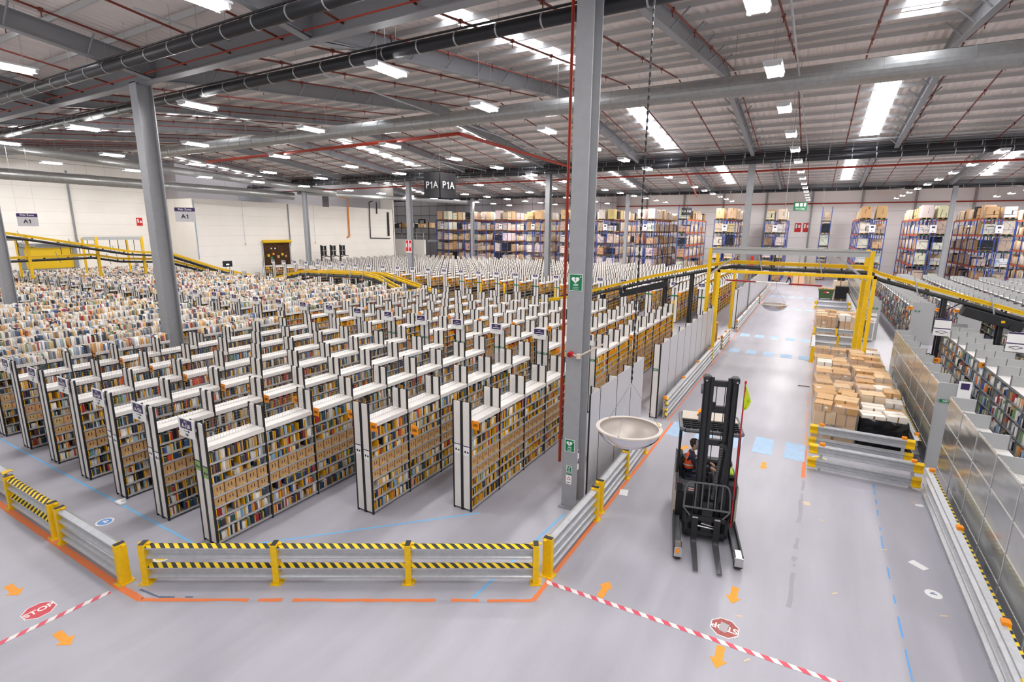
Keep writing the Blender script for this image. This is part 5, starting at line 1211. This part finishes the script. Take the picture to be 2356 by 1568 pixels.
MB().tube((-.55,1.41,.98),(-.55,1.4,1.04),.012,SIGNR,6).box(-.6,-.48,1.39,1.42,.78,.96,TRUCK).build('indicator_unit',FK)
MB().bevbox(.3,.55,1.55,1.85,1.2,1.3,.03,mat('hivis_lime','b8e03a',.6)).build('lime_bag',FK)
# overhead guard
gd=MB(); gp_=[(-.6,1.32),(-.52,1.25),(.52,1.25),(.6,1.32),(.6,2.3),(.5,2.42),(-.5,2.42),(-.6,2.3)]
for a,b in zip(gp_,gp_[1:]+gp_[:1]): gd.tube((*a,2.26),(*b,2.26),.045,TRUCKG,8)
g=part(gd,'overhead_guard')
for i in range(7): MB().box(-.58,.58,1.42+i*.12,1.44+i*.12,2.22,2.3,TRUCK).build('guard_slat',g)
MB().poly([(-.58,1.85),(.58,1.85),(.55,2.38),(-.55,2.38)],2.3,2.32,mat('roof_beige','c8beb0',.5)).build('guard_roof',g)
for i in range(9): MB().box(-.54+i*.13,-.52+i*.13,1.3,1.85,2.24,2.27,TRUCKG).build('guard_bar',g)
for (a,b) in (((-.6,1.36,2.25),(-.62,1.46,1.2)),((-.56,2.35,2.25),(-.56,2.42,1.1)),((.56,2.35,2.25),(.56,2.4,1.1)),((.56,1.34,2.25),(.58,1.4,1.1))): MB().tube(a,b,.028,TRUCK,8).build('guard_post',g)
MB().tube((-.2,2.1,2.32),(-.2,2.1,2.36),.05,TRUCK,12).build('beacon_base',FK); MB().tube((-.2,2.1,2.36),(-.2,2.1,2.47),.042,mat('beacon_orange','ff7a10',.3,emit=.8),14,r1=.034).build('orange_beacon',FK)
# seat and cab
MB().bevbox(-.46,-.1,1.72,2.16,.86,.98,.03,TRUCK).build('seat_cushion',FK); MB().bevbox(-.58,-.49,1.72,2.1,.95,1.5,.04,TRUCK,Matrix.Rotation(R_(0),4,'Y')).build('seat_backrest',FK)
MB().path([(.08,1.75,1.1),(.03,1.8,1.22)],.02,TRUCK,6).tube((-.0,1.72,1.24),(.05,1.86,1.24),.03,TRUCK,8).build('control_lever',FK)
# mast
ma=MB()
for s in (-1,1):
    ma.box(s*.365,s*.265,.84,.88,.06,3.5,TRUCK) if s>0 else ma.box(-.27,-.17,.84,.88,.06,3.5,TRUCK)
    a,b=(.335,.365) if s>0 else (-.27,-.24)
    ma.box(a,b,.84,1.02,.06,3.5,TRUCK)
    ma.box(*( (.265,.365) if s>0 else (-.27,-.17)),1.0,1.03,.06,3.5,TRUCK)
mast=part(ma,'outer_mast')
im=MB()
for s in (-1,1):
    im.box(*((.17,.255) if s>0 else (-.165,-.08)),.87,.9,.1,3.56,TRUCK); im.box(*((.225,.255) if s>0 else (-.165,-.135)),.87,1.0,.1,3.56,TRUCK)
part(im,'inner_mast')
for z,n in ((3.365,.1),(2.82,.12),(2.12,.11),(1.15,.1),(.3,.16)): MB().bevbox(-.17,.26,.9,.99,z,z+n+.02,.01,TRUCK).build('mast_crossbar',FK)
for s in (-1,1): MB().bevbox(*((.25,.38) if s>0 else (-.285,-.155)),.82,1.04,3.46,3.58,.02,TRUCK).build('mast_head',FK); MB().tube((s*.33+(.1 if s<0 else 0),.83,3.5),(s*.33+(.1 if s<0 else 0),.8,3.5),.02,CHROME,8).build('head_bolt',FK)
for z in (3.3,2.7,2.1): MB().tube((-.28,.9,z),(-.315,.9,z),.1,TRUCKG,14).build('mast_roller',FK)
MB().bevbox(-.13,-.03,.88,.95,2.9,3.04,.01,INK).build('mast_camera',FK)
for x in (-.18,-.02,.14,.17): MB().tube((x,.93,.4),(x,.93,3.4),.008,DARK,5).build('mast_hose',FK)
MB().tube((.0,.96,.1),(.0,.96,1.5),.035,TRUCK,10).build('lift_cylinder',FK)
hc=MB(); 
for i in range(22): z=1.0+i*.055; hc.box(.05+.1*(i/22),.1+.1*(i/22),.78,.84,z,z+.04,mat('hose_chain','4c4b4d',.5))
part(hc,'hose_chain'); MB().path([(.2,.82,.95),(.27,.82,2.05),(.2,.82,2.2),(.12,.82,2.15)],.045,TRUCK,8).build('hose_bracket',FK)
# carriage, backrest, forks
cg=MB().box(-.4,.4,.72,.78,.52,.62,TRUCK).box(-.4,.4,.72,.78,.2,.28,TRUCK).box(-.42,-.36,.72,.78,.2,.62,TRUCK).box(.36,.42,.72,.78,.2,.62,TRUCK).box(-.1,.1,.74,.84,.2,.9,TRUCK)
car=part(cg,'fork_carriage'); 
MB().tube((-.25,.74,.4),(.2,.74,.36),.015,CHROME,6).tube((-.1,.73,.46),(.15,.73,.42),.012,CHROME,6).build('carriage_links',car)
br_=MB().path([(-.34,.72,.62),(-.47,.72,.78),(-.46,.72,1.18),(-.42,.72,1.31),(-.36,.72,1.36),(.30,.72,1.36),(.36,.72,1.31),(.40,.72,1.18),(.42,.72,.78),(.30,.72,.62)],.018,TRUCKG,8).tube((-.47,.72,.8),(.42,.72,.8),.022,TRUCKG,8)
lb_=part(br_,'load_backrest')
for x in (-.25,-.13,0,.13,.25): MB().tube((x,.72,.8),(x,.72,1.36),.014,TRUCKG,6).build('backrest_bar',lb_)
STL=mat('fork_steel','66676b',.35,.6)
for x in (-.29,.14):
    f=part(MB().box(x,x+.12,.66,.71,.06,.64,TRUCK).add([(x,.71,.05),(x+.12,.71,.05),(x+.12,.71,.1),(x,.71,.1),(x+.015,-.32,.05),(x+.105,-.32,.05),(x+.105,-.32,.065),(x+.015,-.32,.065)],[(0,1,5,4),(3,7,6,2),(0,4,7,3),(1,2,6,5),(4,5,6,7),(0,3,2,1)],STL),'fork')
    MB().box(x+.005,x+.115,.655,.66,.6,.635,CHROME).build('fork_hook',f); MB().box(x+.01,x+.11,.60,.66,.1,.112,CHROME).build('worn_heel',f)
MB().box(-.44,.44,.9,1.4,.08,.35,TRUCK).build('mast_carriage_frame',FK); MB().tube((.33,.85,.1),(.33,.78,.5),.03,TRUCK,8).build('tilt_cylinder',FK)
# flag pole and cloth
fp=part(MB().tube((.47,.78,.45),(.47,.78,3.52),.014,mat('pole_red','b3262a',.5),8),'red_pole')
r=random.Random(4); LIME=mat('flag_lime','c8dc2a',.7); vs=[];nz=8;nx=5
for i in range(nz+1):
    for j in range(nx+1):
        z=3.5-i*.066; u=j/nx; wdt=(.03,.06,.09,.11,.12,.12,.11,.09,.05)[i]; vs.append((.47+u*wdt,.76+.03*math.sin(u*7+i*.6),z-.09*u*(1 if i<5 else -.3)))
fl=MB().add(vs,[(i*(nx+1)+j,i*(nx+1)+j+1,(i+1)*(nx+1)+j+1,(i+1)*(nx+1)+j) for i in range(nz) for j in range(nx)],LIME).build('lime_flag',FK,smooth=True); md=fl.modifiers.new('s','SOLIDIFY'); md.thickness=.008
MB().tube((.47,.78,3.5),(.47,.78,3.56),.02,SIGNR,8).build('pole_tip',FK)

# driver, seated sideways, facing across the truck (+x of the truck)
DV=thing('person','seated truck driver in an orange hi-vis vest and navy sleeves, hand on the controls','person',(-1.14,9.7,0),R_(13.7))
hx,hy=-.36,1.9
vs=[(hx,hy,1.02),(hx-.0,hy,1.24),(hx+.05,hy,1.47),(hx+.07,hy,1.56), (hx+.05,hy-.16,1.48),(hx+.15,hy-.2,1.24),(hx+.42,hy-.17,1.26), (hx+.05,hy+.16,1.48),(hx+.15,hy+.2,1.24),(hx+.42,hy+.12,1.26)]
b=skin('body',vs,[(0,1),(1,2),(2,3),(2,4),(4,5),(5,6),(2,7),(7,8),(8,9)],[(.13,.15),(.12,.15),(.11,.15),.055,.062,.05,.034,.062,.05,.034],NAVY,DV)
lgs=skin('trousers',[(hx,hy,.98),(hx+.05,hy-.1,.96),(hx+.45,hy-.11,.98),(hx+.5,hy-.11,.62),(hx+.05,hy+.1,.96),(hx+.45,hy+.1,.98),(hx+.5,hy+.1,.62)],[(0,1),(1,2),(2,3),(0,4),(4,5),(5,6)],[.13,.09,.065,.05,.09,.065,.05],NAVY,DV)
v_=skin('hivis_vest',[(hx-.0,hy,1.1),(hx-.0,hy,1.25),(hx+.045,hy,1.45),(hx+.05,hy-.12,1.50),(hx+.05,hy+.12,1.50)],[(0,1),(1,2),(2,3),(2,4)],[(.15,.175),(.14,.17),(.125,.165),.06,.06],HIVIS,DV)
for z in (1.24,1.4):
    mb=MB(); mb.lathe([(.16,0),(.16,.03)],(0,0,0),REFL,20); mb.v=[(hx+(.0 if z<1.3 else .03)+x*.9,hy+y*(.98 if z<1.3 else .9),zz+z) for x,y,zz in mb.v]; mb.build('reflective_band',v_)
skin('neck',[(hx+.06,hy,1.53),(hx+.08,hy,1.62)],[(0,1)],[.055,.05],SKIN,DV)
head(DV,(hx+.10,hy,1.71),(1,-.1))
hand(DV,(hx+.43,hy-.17,1.26),(.8,-.1,-.1)); hand(DV,(hx+.43,hy+.12,1.26),(.8,-.3,-.1))

def stander(x,y,rz,label,top,legs_,z0=0,stride=.0,armf=.3,hair=HAIR):
    t=thing('person',label,'person',(x,y,z0),rz)
    skin('trousers',[(0,0,.92),(.09,0,.88),(.1,-stride,.48),(.1,-stride*1.1+.05,.09),(.1,-stride*1.1-.12,.04),(-.09,0,.88),(-.1,stride*.7,.48),(-.1,stride*1.4,.1),(-.1,stride*1.4-.14,.05)],[(0,1),(1,2),(2,3),(3,4),(0,5),(5,6),(6,7),(7,8)],[.11,.09,.062,.045,.04,.09,.062,.045,.04],legs_,t)
    skin('body',[(0,0,.9),(0,0,1.12),(0,0,1.36),(0,0,1.46),(.17,0,1.4),(.22,.02,1.14),(.18,-armf,1.05),(-.17,0,1.4),(-.22,.02,1.14),(-.18,-armf*.8,1.02)],[(0,1),(1,2),(2,3),(2,4),(4,5),(5,6),(2,7),(7,8),(8,9)],[(.14,.1),(.13,.1),(.14,.1),.06,.06,.045,.032,.06,.045,.032],top,t)
    skin('neck',[(0,0,1.45),(0,-.01,1.54)],[(0,1)],[.052,.05],SKIN,t); head(t,(0,-.03,1.63),(0,-1),hair=hair)
    hand(t,(.18,-armf,1.05),(0,-1,-.1)); hand(t,(-.18,-armf*.8,1.02),(0,-1,-.1))
    return t
p=stander(-7.35,27.9,R_(10),'picker in black with a blue lanyard and grey hair among the shelves under the conveyor',NAVY,NAVY,hair=mat('grey_hair','8d8580',.8)); MB().path([(-.05,-.12,1.42),(0,-.14,1.2),(.05,-.12,1.42)],.012,mat('lanyard_blue','2f6fd0',.5),5).build('lanyard',p)
p=stander(-2.4,73.5,R_(60),'distant walking worker in black with an orange top at the aisle end',HIVIS,NAVY,stride=.22)
carton(-1.95,73.2,0,1.2,1.1,1.3,0,'pale stacked load beside the distant walking worker','e0b99a'); carton(-.6,74,0,1.0,1.0,1.7,0,'tall beige load with black foot beside the distant worker','b9a78c')
